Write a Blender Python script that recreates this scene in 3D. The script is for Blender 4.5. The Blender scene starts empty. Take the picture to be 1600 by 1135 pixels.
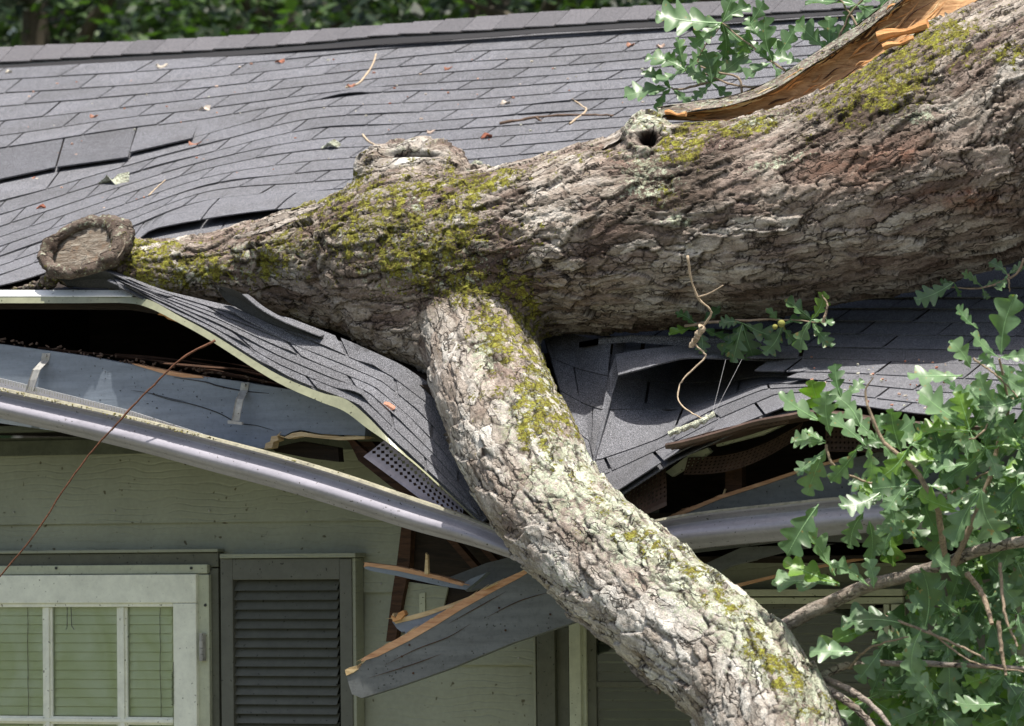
import bpy, math, random
import numpy as np
from mathutils import Vector, Matrix
random.seed(7)
S = bpy.context.scene
COL = S.collection
# ------------------------------------------------------------------ camera
F, CX, CY = 7800.0, 800.0, 567.5
YAW = math.radians(27.5); PIT = math.atan((830 - CY) / F); ROLL = math.radians(0.6); DIST = 15.0
_f0 = Vector((-math.sin(YAW), math.cos(YAW), 0)); _r0 = Vector((math.cos(YAW), math.sin(YAW), 0))
FW = (_f0 * math.cos(PIT) + Vector((0, 0, math.sin(PIT)))).normalized()
_u0 = _r0.cross(FW)
RT = _r0 * math.cos(ROLL) - _u0 * math.sin(ROLL)
UP = _u0 * math.cos(ROLL) + _r0 * math.sin(ROLL)
CAM = -DIST * _f0
cd = bpy.data.cameras.new('camera'); cam = bpy.data.objects.new('camera', cd); COL.objects.link(cam)
cam.matrix_world = Matrix((( RT.x, UP.x, -FW.x, CAM.x), (RT.y, UP.y, -FW.y, CAM.y), (RT.z, UP.z, -FW.z, CAM.z), (0, 0, 0, 1)))
cd.sensor_width = 36; cd.lens = F / 1600 * 36; cd.clip_start = 0.5; cd.clip_end = 2000
cd.dof.use_dof = True; cd.dof.focus_distance = 14.6; cd.dof.aperture_fstop = 6.3
S.camera = cam
# ------------------------------------------------------------------ sky and sun
SUN = Vector((0.20, -0.17, 1.0)).normalized()
elev = math.asin(SUN.z); azim = math.atan2(SUN.x, SUN.y)
w = bpy.data.worlds.new("World"); S.world = w; w.use_nodes = True
nt = w.node_tree; bg = nt.nodes['Background']
sky = nt.nodes.new('ShaderNodeTexSky'); sky.sky_type = 'NISHITA'; sky.sun_disc = False
sky.dust_density = 4.0; sky.ozone_density = 0.4; sky.sun_elevation = elev; sky.sun_rotation = azim
nt.links.new(sky.outputs[0], bg.inputs[0]); bg.inputs[1].default_value = 0.10
ld = bpy.data.lights.new('sun', 'SUN'); ld.energy = 4.3; ld.angle = math.radians(0.5); ld.color = (1, 0.955, 0.88)
lo = bpy.data.objects.new('sun', ld); COL.objects.link(lo); lo.rotation_euler = SUN.to_track_quat('Z', 'Y').to_euler()
S.view_settings.view_transform = 'Standard'; S.view_settings.look = 'None'
S.view_settings.exposure = 0.72; S.view_settings.gamma = 1.0
S.render.engine = 'CYCLES'; S.cycles.max_bounces = 6

# ------------------------------------------------------------------ helpers
def ray(u, v): return FW * F + RT * (u - CX) - UP * (v - CY)
def PY(u, v, Y):
    """the point of the plane y = Y that is seen in direction (u, v)"""
    d = ray(u, v); return CAM + d * ((Y - CAM.y) / d.y)
def herm(xs, ys, x):
    """smooth interpolation of a table"""
    if x <= xs[0]: return ys[0] + (ys[1]-ys[0])/(xs[1]-xs[0])*(x-xs[0])
    if x >= xs[-1]: return ys[-1] + (ys[-1]-ys[-2])/(xs[-1]-xs[-2])*(x-xs[-1])
    i = 0
    while xs[i+1] < x: i += 1
    h = xs[i+1]-xs[i]; t = (x-xs[i])/h; d = (ys[i+1]-ys[i])/h
    m0 = d if i == 0 else ((ys[i]-ys[i-1])/(xs[i]-xs[i-1])+d)/2
    m1 = d if i == len(xs)-2 else ((ys[i+2]-ys[i+1])/(xs[i+2]-xs[i+1])+d)/2
    t2, t3 = t*t, t*t*t
    return (2*t3-3*t2+1)*ys[i]+(t3-2*t2+t)*h*m0+(-2*t3+3*t2)*ys[i+1]+(t3-t2)*h*m1
def lerp(a, b, t): return a+(b-a)*t
def poly_at(pts, s):
    """smooth point on a list of tuples, s in 0..1"""
    n = len(pts)-1; xs = list(range(n+1)); x = s*n
    return tuple(herm(xs, [p[i] for p in pts], x) for i in range(len(pts[0])))
MATS = {}
class MB:
    def __init__(s): s.v = []; s.f = []; s.a = []; s.mi = []
    def add(s, vs, fs, a=0.5, mi=0):
        b = len(s.v); s.v += [tuple(x) for x in vs]
        for f in fs: s.f.append(tuple(b+i for i in f)); s.a.append(a); s.mi.append(mi)
        return s
    def quad(s, a, b, c, d, at=0.5, mi=0): return s.add([a, b, c, d], [(0, 1, 2, 3)], at, mi)
    def box(s, o, x, y, z, at=0.5):
        """box from corner o with edge vectors x, y, z"""
        o = Vector(o); x = Vector(x); y = Vector(y); z = Vector(z)
        p = [o, o+x, o+x+y, o+y, o+z, o+x+z, o+x+y+z, o+y+z]
        return s.add(p, [(0, 3, 2, 1), (4, 5, 6, 7), (0, 1, 5, 4), (1, 2, 6, 5), (2, 3, 7, 6), (3, 0, 4, 7)], at)
    def bx(s, x0, x1, y0, y1, z0, z1, at=0.5): return s.box((x0, y0, z0), (x1-x0, 0, 0), (0, y1-y0, 0), (0, 0, z1-z0), at)
    def grid(s, P, at=0.5, mi=0):
        n, m = len(P), len(P[0]); vs = [p for r in P for p in r]
        return s.add(vs, [(i*m+j, i*m+j+1, (i+1)*m+j+1, (i+1)*m+j) for i in range(n-1) for j in range(m-1)], at, mi)
    def plate(s, P, th, at=0.5, rim=None):
        """grid of points given a thickness vector"""
        th = Vector(th); n, m = len(P), len(P[0])
        Q = [[Vector(p)+th for p in r] for r in P]
        s.grid(P, at); s.grid([r[::-1] for r in Q], at)
        a = [P[0], P[-1], [r[0] for r in P], [r[-1] for r in P]]
        b = [Q[0], Q[-1], [r[0] for r in Q], [r[-1] for r in Q]]
        for x, y in zip(a, b): s.grid([x, y], at if rim is None else rim)
        return s
    def tube(s, pts, rad, n=8, at=0.5, cap=True):
        pts = [Vector(p) for p in pts]; k = len(pts)
        if not hasattr(rad, '__len__'): rad = [rad]*k
        t0 = (pts[1]-pts[0]).normalized(); ref = Vector((0, 0, 1)) if abs(t0.z) < .9 else Vector((1, 0, 0))
        rings = []
        nn = t0.cross(ref).normalized()
        for i, p in enumerate(pts):
            t = (pts[min(i+1, k-1)]-pts[max(i-1, 0)]).normalized()
            nn = (nn-t*nn.dot(t)).normalized(); b = t.cross(nn)
            rings.append([p+(nn*math.cos(2*math.pi*j/n)+b*math.sin(2*math.pi*j/n))*rad[i] for j in range(n)])
        vs = [q for r in rings for q in r]; fs = []
        for i in range(k-1):
            for j in range(n):
                fs.append((i*n+j, i*n+(j+1) % n, (i+1)*n+(j+1) % n, (i+1)*n+j))
        if cap: fs += [tuple(range(n))[::-1], tuple(range((k-1)*n, k*n))]
        return s.add(vs, fs, at)
    def prism(s, front, back, at=0.5):
        n = len(front)
        return s.add(list(front)+list(back), [tuple(range(n)), tuple(range(2*n-1, n-1, -1))]+[(i, (i+1) % n, n+(i+1) % n, n+i) for i in range(n)], at)
    def sweep(s, paths, at=0.5, closed=True):
        """paths: list of equal-length profiles (rings) joined in order"""
        n = len(paths[0]); vs = [q for r in paths for q in r]; fs = []
        for i in range(len(paths)-1):
            for j in range(n if closed else n-1):
                fs.append((i*n+j, i*n+(j+1) % n, (i+1)*n+(j+1) % n, (i+1)*n+j))
        return s.add(vs, fs, at)
    def build(s, name, mat, parent=None, smooth=False):
        me = bpy.data.meshes.new(name); me.from_pydata(s.v, [], s.f)
        me.update()
        at = me.attributes.new('tone', 'FLOAT', 'FACE'); at.data.foreach_set('value', s.a)
        for m in (mat if isinstance(mat, (list, tuple)) else [mat]): me.materials.append(MATS[m])
        if any(s.mi): me.polygons.foreach_set('material_index', s.mi)
        if smooth: me.polygons.foreach_set('use_smooth', [True]*len(s.f))
        o = bpy.data.objects.new(name, me); COL.objects.link(o)
        if parent is not None:
            o.parent = parent
            if parent.type == 'EMPTY': o.matrix_parent_inverse = Matrix.Translation(-Vector(parent.location))
        return o
def build_split(mb, name, mat, parent, smooth=False):
    """one object for every separate piece"""
    par = list(range(len(mb.v))); at_ = {}
    for i, p in enumerate(mb.v): k_ = tuple(round(x, 5) for x in p); par[i] = at_.setdefault(k_, i)
    def find(a):
        while par[a] != a: par[a] = par[par[a]]; a = par[a]
        return a
    for f in mb.f:
        for i in f[1:]: par[find(i)] = find(f[0])
    groups = {}
    for k, f in enumerate(mb.f): groups.setdefault(find(f[0]), []).append(k)
    out = []
    for ks in groups.values():
        m2 = MB(); idx = {}
        for k in ks:
            for i in mb.f[k]:
                if i not in idx: idx[i] = len(m2.v); m2.v.append(mb.v[i])
            m2.f.append(tuple(idx[i] for i in mb.f[k])); m2.a.append(mb.a[k]); m2.mi.append(0)
        out.append(m2.build(name, mat, parent, smooth))
    return out
def tag(o, label=None, cat=None, group=None, kind=None):
    if label: o['label'] = label
    if cat: o['category'] = cat
    if group: o['group'] = group
    if kind: o['kind'] = kind
    return o
def thing(name, label, cat, loc=(0, 0, 0), group=None):
    o = bpy.data.objects.new(name, None); COL.objects.link(o); o.location = loc; o.empty_display_size = .1
    return tag(o, label, cat, group)

# ------------------------------------------------------------------ materials
class NT:
    def __init__(s, name, rough=.7, spec=.5):
        m = bpy.data.materials.new(name); m.use_nodes = True; s.m = m; s.t = m.node_tree; s.b = s.t.nodes['Principled BSDF']
        s.b.inputs['Roughness'].default_value = rough; s.b.inputs['Specular IOR Level'].default_value = spec
        MATS[name] = m; s.tc = s.t.nodes.new('ShaderNodeTexCoord'); s.pos = s.tc.outputs['Object']
    def n(s, k, **kw):
        x = s.t.nodes.new(k)
        for a, b in kw.items(): setattr(x, a, b)
        return x
    def link(s, a, b): s.t.links.new(a, b)
    def mapping(s, scale=(1, 1, 1), rot=(0, 0, 0)):
        x = s.n('ShaderNodeMapping'); x.inputs['Scale'].default_value = scale; x.inputs['Rotation'].default_value = rot
        s.link(s.pos, x.inputs[0]); return x.outputs[0]
    def noise(s, scale, vec=None, detail=4, rough=.55, dist=0):
        x = s.n('ShaderNodeTexNoise'); x.inputs['Scale'].default_value = scale; x.inputs['Detail'].default_value = detail
        x.inputs['Roughness'].default_value = rough; x.inputs['Distortion'].default_value = dist
        s.link(vec or s.pos, x.inputs['Vector']); return x.outputs['Fac']
    def ramp(s, fac, stops, mode='LINEAR'):
        x = s.n('ShaderNodeValToRGB'); e = x.color_ramp; e.interpolation = mode
        while len(e.elements) < len(stops): e.elements.new(.5)
        for i, (p, c) in enumerate(stops):
            e.elements[i].position = p; e.elements[i].color = (c if hasattr(c, '__len__') else (c, c, c)) + ((1,) if hasattr(c, '__len__') else ()) if not hasattr(c, '__len__') else tuple(c)+(1,)
        s.link(fac, x.inputs[0]); return x.outputs[0]
    def mix(s, fac, a, b, mode='MIX'):
        x = s.n('ShaderNodeMix', data_type='RGBA', blend_type=mode)
        for sock, val in ((x.inputs[0], fac), (x.inputs[6], a), (x.inputs[7], b)):
            if isinstance(val, bpy.types.NodeSocket): s.link(val, sock)
            elif hasattr(val, '__len__'): sock.default_value = tuple(val)+(1,)
            else: sock.default_value = val
        return x.outputs[2]
    def math(s, op, a, b=0.0, clamp=False):
        x = s.n('ShaderNodeMath', operation=op, use_clamp=clamp)
        for i, val in enumerate((a, b)):
            if isinstance(val, bpy.types.NodeSocket): s.link(val, x.inputs[i])
            else: x.inputs[i].default_value = val
        return x.outputs[0]
    def attr(s, name='tone'):
        x = s.n('ShaderNodeAttribute'); x.attribute_name = name; return x.outputs['Fac']
    def col(s, c):
        if isinstance(c, bpy.types.NodeSocket): s.link(c, s.b.inputs['Base Color'])
        else: s.b.inputs['Base Color'].default_value = tuple(c)+(1,)
    def bump(s, h, strength=.5, dist=.01, prev=None):
        x = s.n('ShaderNodeBump'); x.inputs['Strength'].default_value = strength; x.inputs['Distance'].default_value = dist
        s.link(h, x.inputs['Height'])
        if prev is not None: s.link(prev, x.inputs['Normal'])
        s.link(x.outputs[0], s.b.inputs['Normal']); return x.outputs[0]
def g(c): return (c, c, c)
# asphalt shingles
m = NT('shingle', .85, .35)
gr = m.noise(420, detail=2, rough=.7); big = m.noise(5, detail=4); md = m.noise(40, detail=3)
c = m.ramp(gr, [(.33, (.022, .022, .024)), (.5, (.108, .110, .121)), (.67, (.33, .335, .36))])
tn = m.ramp(m.attr(), [(0, g(.5)), (.5, g(1.0)), (1, g(1.25))])
c = m.mix(1, c, tn, 'MULTIPLY')
c = m.mix(1, c, m.ramp(big, [(.3, (.88, .87, .86)), (.7, (1.08, 1.08, 1.1))]), 'MULTIPLY')
c = m.mix(1, c, m.ramp(md, [(.35, g(.9)), (.65, g(1.05))]), 'MULTIPLY')
m.col(c); m.bump(gr, .5, .003)
m = NT('asphalt_felt', .9, .2); gr = m.noise(200); m.col(m.ramp(gr, [(.3, (.012, .011, .011)), (.7, (.035, .032, .03))])); m.bump(gr, .3, .003)
m = NT('curled_shingle', .8, .3); gr = m.noise(300); m.col(m.ramp(gr, [(.3, (.025, .026, .027)), (.7, (.075, .077, .08))])); m.bump(gr, .4, .003)
m = NT('cap_shingle', .85, .35)
gr = m.noise(380, detail=2, rough=.7)
c = m.ramp(gr, [(.3, (.035, .033, .036)), (.5, (.10, .096, .104)), (.72, (.23, .225, .235))])
m.col(m.mix(1, c, m.ramp(m.attr(), [(0, g(.65)), (1, g(1.25))]), 'MULTIPLY')); m.bump(gr, .5, .003)
m = NT('black_vent', .6, .4); m.col((.018, .017, .018))
def paint(name, c, rough=.5, dirt=.25, grain=None, spec=.4, streak=(3, 3, 3)):
    m = NT(name, rough, spec)
    n1 = m.noise(6, m.mapping(streak), detail=6, rough=.65); n2 = m.noise(60, detail=4, rough=.7)
    k = m.ramp(n1, [(.3, g(1-dirt)), (.65, g(1.05))]); k2 = m.ramp(n2, [(.3, g(1-dirt*.6)), (.5, g(1.0)), (.8, g(1.06))])
    cc = m.mix(1, m.mix(1, k, k2, 'MULTIPLY'), c, 'MULTIPLY')
    sp = m.ramp(m.noise(90, detail=1), [(.70, g(1.0)), (.76, (.25, .24, .2))])
    cc = m.mix(1, cc, sp, 'MULTIPLY')
    m.col(cc)
    if grain:
        h = m.noise(grain[0], m.mapping(grain[1]), detail=5, rough=.6, dist=.6); m.bump(h, grain[2], .004)
    else: m.bump(n2, .12, .002)
    return m
# cement siding with an embossed cedar grain
m = NT('siding', .6, .3)
wv = m.n('ShaderNodeTexWave', wave_type='BANDS', bands_direction='Z'); wv.inputs['Scale'].default_value = 14; wv.inputs['Distortion'].default_value = 7.5
wv.inputs['Detail'].default_value = 3; wv.inputs['Detail Scale'].default_value = .9; m.link(m.mapping((.45, 1, 1)), wv.inputs['Vector'])
lines = m.ramp(wv.outputs['Fac'], [(0, g(0.0)), (.16, g(.8)), (.5, g(1.0)), (.9, g(.9))])
msk = m.noise(9, m.mapping((.6, 1, 2)), detail=2)
lines2 = m.mix(m.ramp(msk, [(.35, g(0.0)), (.6, g(.9))]), g(1.0), lines)
n1 = m.noise(3, detail=5); n2 = m.noise(70, detail=3)
c = m.mix(1, (.335, .35, .265), m.ramp(n1, [(.3, g(.85)), (.7, g(1.08))]), 'MULTIPLY')
c = m.mix(1, c, m.ramp(n2, [(.3, g(.93)), (.7, g(1.04))]), 'MULTIPLY')
c = m.mix(1, c, m.ramp(m.noise(45, detail=1), [(.72, g(1.0)), (.78, (.35, .3, .22))]), 'MULTIPLY')
m.col(c); m.bump(lines2, .4, .004)
paint('olive_trim', (.11, .112, .08), .5, .2, (18, (1, 1, .1), .1))
paint('shutter_paint', (.12, .122, .10), .42, .15)
paint('grey_board', (.215, .25, .295), .42, .25, (30, (.12, 1, 1), .35), streak=(.6, 2, 6))
paint('grey_board_dull', (.16, .17, .17), .6, .35, (30, (.2, 1, 1), .3), streak=(.6, 2, 5))
paint('white_frame', (.86, .87, .74), .35, .12)
paint('cream_frame', (.50, .52, .38), .4, .15)
paint('drip_metal', (.30, .305, .20), .3, .2, spec=.6)
paint('drip_bright', (.78, .79, .76), .3, .1, spec=.6)
paint('gutter_paint', (.37, .355, .395), .22, .2, spec=.6, streak=(.8, 2, 4))
paint('gutter_lip', (.36, .34, .25), .6, .55)
paint('galvanised', (.46, .45, .42), .35, .5, spec=.7)
paint('guard_lilac', (.46, .40, .42), .35, .25, spec=.6)
paint('guard_brown', (.10, .062, .045), .5, .5)
paint('soffit_dark', (.10, .11, .08), .7, .3)
def wood(name, a, b, sc=(.12, 1, 1), k=60, rough=.75):
    m = NT(name, rough, .25); n1 = m.noise(k, m.mapping(sc), detail=6, rough=.7, dist=1.0)
    m.col(m.ramp(n1, [(.3, a), (.68, b)])); m.bump(n1, .6, .004)
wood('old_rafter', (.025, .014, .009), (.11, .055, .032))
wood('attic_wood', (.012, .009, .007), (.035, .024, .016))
wood('raw_wood', (.42, .20, .10), (.72, .44, .25))
wood('pale_wood', (.45, .30, .14), (.78, .62, .36))
wood('split_wood', (.18, .08, .03), (.62, .38, .19), (.18, 1, 1.8), 42)
wood('split_orange', (.40, .16, .05), (.72, .40, .17), (.4, 1, 2), 30)
wood('weathered_wood', (.12, .085, .055), (.42, .37, .29), (.5, 1, 1.3), 60)
wood('twig_bark', (.13, .095, .065), (.40, .31, .22), (1, 1, 1), 90)
wood('dark_twig', (.05, .032, .022), (.18, .12, .085), (1, 1, 1), 90)
wood('vine_bark', (.05, .02, .012), (.17, .075, .04), (1, 1, 1), 80)
wood('pale_twig', (.32, .24, .16), (.62, .50, .36), (1, 1, 1), 90)
wood('tree_bark', (.03, .025, .018), (.10, .085, .06), (1, 1, .3), 12)
m = NT('wire', .4, .5); m.col((.02, .02, .022))
m = NT('thread', .4, .5); m.col((.35, .35, .36))
m = NT('scrap', .8, .3); m.col(m.mix(1, m.ramp(m.attr(), [(0, (.30, .10, .06)), (.4, (.48, .26, .18)), (.7, (.60, .52, .44)), (1, (.5, .52, .40))]), m.ramp(m.noise(120), [(.3, g(.6)), (.6, g(1.05))]), 'MULTIPLY'))
m = NT('crumbs', .9, .2); m.col(m.ramp(m.attr(), [(0, (.08, .06, .03)), (.5, (.26, .23, .08)), (1, (.50, .46, .30))]))
m = NT('lichen_scrap', .9, .2); n1 = m.noise(160); m.col(m.ramp(n1, [(.35, (.22, .2, .14)), (.6, (.62, .66, .52))])); m.bump(n1, 1, .01)
m = NT('blind', .5, .3); n1 = m.noise(4.5, m.mapping((1, 1, .8)), detail=3, dist=1.5); m.col(m.ramp(n1, [(.3, (.74, .78, .45)), (.7, (.95, .97, .78))]))  # green reflection of the window glass is put into the blinds' colour
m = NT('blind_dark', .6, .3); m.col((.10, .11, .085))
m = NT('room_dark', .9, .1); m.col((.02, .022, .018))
m = NT('glass', .03, .5); m.b.inputs['Transmission Weight'].default_value = 1.0; m.b.inputs['IOR'].default_value = 1.01; m.b.inputs['Base Color'].default_value = (.93, .96, .92, 1)
gl = m.n('ShaderNodeBsdfGlossy'); gl.inputs['Roughness'].default_value = .03; tr = m.n('ShaderNodeBsdfTransparent'); tr.inputs[0].default_value = (.93, .96, .92, 1)
fr = m.n('ShaderNodeFresnel'); fr.inputs[0].default_value = 1.5; mx = m.n('ShaderNodeMixShader'); m.link(fr.outputs[0], mx.inputs[0]); m.link(tr.outputs[0], mx.inputs[1]); m.link(gl.outputs[0], mx.inputs[2])
m.link(mx.outputs[0], m.t.nodes['Material Output'].inputs[0])
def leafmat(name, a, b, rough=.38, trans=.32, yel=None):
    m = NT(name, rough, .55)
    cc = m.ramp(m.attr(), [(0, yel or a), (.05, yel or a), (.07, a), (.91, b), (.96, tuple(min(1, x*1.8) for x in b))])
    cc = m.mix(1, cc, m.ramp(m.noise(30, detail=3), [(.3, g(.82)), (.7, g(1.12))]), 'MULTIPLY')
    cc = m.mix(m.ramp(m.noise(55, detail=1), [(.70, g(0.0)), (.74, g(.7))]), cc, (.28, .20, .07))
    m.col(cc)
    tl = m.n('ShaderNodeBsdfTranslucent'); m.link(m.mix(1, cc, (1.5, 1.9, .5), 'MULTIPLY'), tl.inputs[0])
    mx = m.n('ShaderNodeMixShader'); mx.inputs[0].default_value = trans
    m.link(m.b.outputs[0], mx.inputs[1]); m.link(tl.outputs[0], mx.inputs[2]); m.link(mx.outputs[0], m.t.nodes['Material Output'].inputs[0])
leafmat('oak_leaf', (.05, .11, .035), (.185, .29, .15), .38, .3, (.15, .27, .04))
leafmat('far_leaf', (.007, .018, .006), (.085, .16, .04), .5, .25)
m = NT('grass', .8, .2); m.col(m.ramp(m.noise(8, detail=8), [(.3, (.07, .075, .045)), (.7, (.17, .17, .12))]))
# bark of the fallen tree: masks come from the modelled surface
m = NT('bark', .85, .25)
nf = m.noise(130, detail=5, rough=.75); nm = m.noise(22, detail=5, rough=.65); nb = m.noise(4, detail=3)
plate = m.ramp(m.attr('plate'), [(0, (.15, .105, .088)), (.25, (.29, .23, .195)), (.5, (.45, .395, .34)), (.75, (.58, .54, .485)), (1, (.70, .68, .63))])
c = m.mix(1, plate, m.ramp(nf, [(.28, g(.65)), (.5, g(1.0)), (.75, g(1.25))]), 'MULTIPLY')
c = m.mix(1, c, m.ramp(nm, [(.3, (.74, .70, .66)), (.6, (1.05, 1.05, 1.05))]), 'MULTIPLY')
c = m.mix(m.math('MULTIPLY', m.attr('rust'), m.ramp(nm, [(.3, g(.2)), (.6, g(.85))])), c, (.24, .10, .055))
c = m.mix(m.math('MULTIPLY', m.attr('damp'), .85), c, m.mix(nm, (.035, .022, .018), (.14, .105, .075)))
lich = m.ramp(m.math('ADD', m.attr('lichen'), m.math('MULTIPLY', m.math('SUBTRACT', m.noise(52, detail=7, rough=.85), .5), 3.4)), [(.50, g(0.0)), (.58, g(1.0))])
c = m.mix(m.math('MULTIPLY', lich, .88), c, m.ramp(nf, [(.3, (.30, .33, .23)), (.52, (.52, .57, .42)), (.7, (.70, .75, .58))]))
moss = m.ramp(m.math('ADD', m.attr('moss'), m.math('MULTIPLY', m.math('SUBTRACT', m.noise(30, detail=7, rough=.85), .5), 3.2)), [(.50, g(0.0)), (.60, g(1.0))])
mc = m.ramp(m.noise(95, detail=5, rough=.8), [(.30, (.06, .042, .015)), (.45, (.19, .16, .033)), (.57, (.36, .36, .055)), (.72, (.55, .58, .10))])
c = m.mix(moss, c, mc)
fl_ = m.n('ShaderNodeAttribute'); fl_.attribute_name = 'flow'; fv = fl_.outputs['Vector']
def fmap(sc):
    x = m.n('ShaderNodeMapping'); x.inputs['Scale'].default_value = sc; m.link(fv, x.inputs[0]); return x.outputs[0]
wn = m.n('ShaderNodeTexNoise'); wn.inputs['Scale'].default_value = 26; wn.inputs['Detail'].default_value = 4; m.link(fv, wn.inputs['Vector'])
wa = m.n('ShaderNodeVectorMath', operation='SCALE'); wa.inputs[3].default_value = .045; m.link(wn.outputs['Color'], wa.inputs[0])
wb_ = m.n('ShaderNodeVectorMath', operation='ADD'); m.link(fv, wb_.inputs[0]); m.link(wa.outputs[0], wb_.inputs[1]); fv = wb_.outputs[0]
vo_ = m.n('ShaderNodeTexVoronoi', feature='DISTANCE_TO_EDGE'); vo_.inputs['Scale'].default_value = 1; m.link(fmap((10, 40, 40)), vo_.inputs['Vector'])
vc_ = m.n('ShaderNodeTexVoronoi', feature='F1'); vc_.inputs['Scale'].default_value = 1; m.link(fmap((10, 40, 40)), vc_.inputs['Vector'])
fib = m.noise(1, fmap((26, 190, 190)), detail=5, rough=.7)
edge = m.ramp(vo_.outputs['Distance'], [(0, g(1.0)), (.035, g(.5)), (.09, g(0.0))])
emask = m.ramp(m.noise(1, fmap((9, 22, 22)), detail=3), [(.42, g(0.0)), (.58, g(1.0))])
edge = m.math('MULTIPLY', edge, emask); nomoss = m.math('SUBTRACT', 1.0, moss, True); edge = m.math('MULTIPLY', edge, nomoss)
sepc = m.n('ShaderNodeSeparateColor'); m.link(vc_.outputs['Color'], sepc.inputs[0])
c = m.mix(nomoss, c, m.mix(1, c, m.ramp(sepc.outputs[0], [(0, (.70, .66, .63)), (.5, g(1.0)), (1, g(1.22))]), 'MULTIPLY'))
c = m.mix(nomoss, c, m.mix(1, c, m.ramp(fib, [(.3, g(.6)), (.5, g(1.0)), (.75, g(1.25))]), 'MULTIPLY'))
c = m.mix(edge, c, (.035, .024, .018))
crk = m.ramp(m.attr('crack'), [(0, g(1.0)), (.45, g(.62)), (1, (.10, .07, .06))])
c = m.mix(1, c, crk, 'MULTIPLY')
m.col(c)
b1 = m.bump(m.math('ADD', m.math('ADD', m.math('MULTIPLY', nm, .6), m.math('MULTIPLY', fib, .7)), m.math('SUBTRACT', m.math('MULTIPLY', sepc.outputs[0], .35), m.math('MULTIPLY', edge, .8))), .9, .010)
m.bump(m.math('MULTIPLY', m.noise(210, detail=3, rough=.7), m.math('ADD', moss, .5)), .8, .006, b1)

# ------------------------------------------------------------------ ground
gm = MB().grid([[(-400, -400, -2.3), (400, -400, -2.3)], [(-400, 400, -2.3), (400, 400, -2.3)]])
tag(gm.build('ground', 'grass'), kind='structure')

# ------------------------------------------------------------------ house
house = thing('house', 'grey green house with dark shingle roof crushed by the fallen tree', 'house', (0, 0, -2.3))
YR, YE = 2.2, -0.40
RU = [-200, 0, 320, 600, 880, 1000, 1160, 1700]
RTOP = [85, 75, 60, 40, 18, 11, 1, -36]
EU = [-100, 0, 230, 500, 800, 1100, 1250, 1450, 1700]
EV = [452, 449, 475, 560, 640, 650, 640, 650, 664]
def surfY(u, v):
    a = herm(RU, RTOP, u); b = herm(EU, EV, u); return YR+(YE-YR)*(v-a)/(b-a)
def R(u, v): return PY(u, v, surfY(u, v))
NRM = Vector((0, -.38, .92))
LU = [-150, 0, 200, 320, 480, 600, 720, 880, 1000, 1160, 1700]
LV = [
 [118, 111, 100, 93, 80, 71, 63, 52, 45, 35, -2],
 [134, 126, 114.5, 105.6, 91, 78.5, 68, 60, 50, 39, 2],
 [157, 148, 135, 124, 106, 94.5, 83, 75, 65, 53, 14],
 [180, 168, 151, 139, 121, 108, 99, 89, 80, 67, 28],
 [206, 191, 169, 155, 136, 123, 113, 104, 94, 81, 42],
 [232, 214, 185, 172, 150, 137, 129, 118, 109, 96, 57],
 [254, 233, 202, 187, 160, 145.5, 142, 131, 122, 110, 71],
 [317, 292, 247, 212, 172, 164.5, 158, 146.5, 138, 125, 86],
 [357, 318, 260.5, 229, 188, 180, 172.5, 161.5, 152, 139, 100],
 [383, 338, 275, 242, 204, 197, 187.5, 177, 167, 154, 115],
 [403, 356, 290, 254, 221, 212, 203, 192, 182, 169, 130],
 [421, 372, 304, 266, 237, 229, 220, 207, 198, 185, 146],
 [436, 387, 319, 280, 254, 245.5, 236, 223, 213, 200, 161],
 [453, 403, 333, 293, 271, 262, 252, 238, 229, 216, 177],
 [468, 417, 346, 302, 287, 278, 267, 254, 245, 232, 193],
 [484, 432, 359, 316, 302, 294, 283, 270, 261, 248, 210],
 [462, 449, 384, 358, 338, 326, 300, 287, 277, 264, 228],
 [475, 458, 412, 400, 372, 345, 320, 303, 294, 281, 246],
]
def Lv(k, u):
    k0 = max(0, min(len(LV)-2, int(math.floor(k)))); t = k-k0
    a = herm(LU, LV[k0], u); b = herm(LU, LV[k0+1], u); return lerp(a, b, t)
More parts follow.
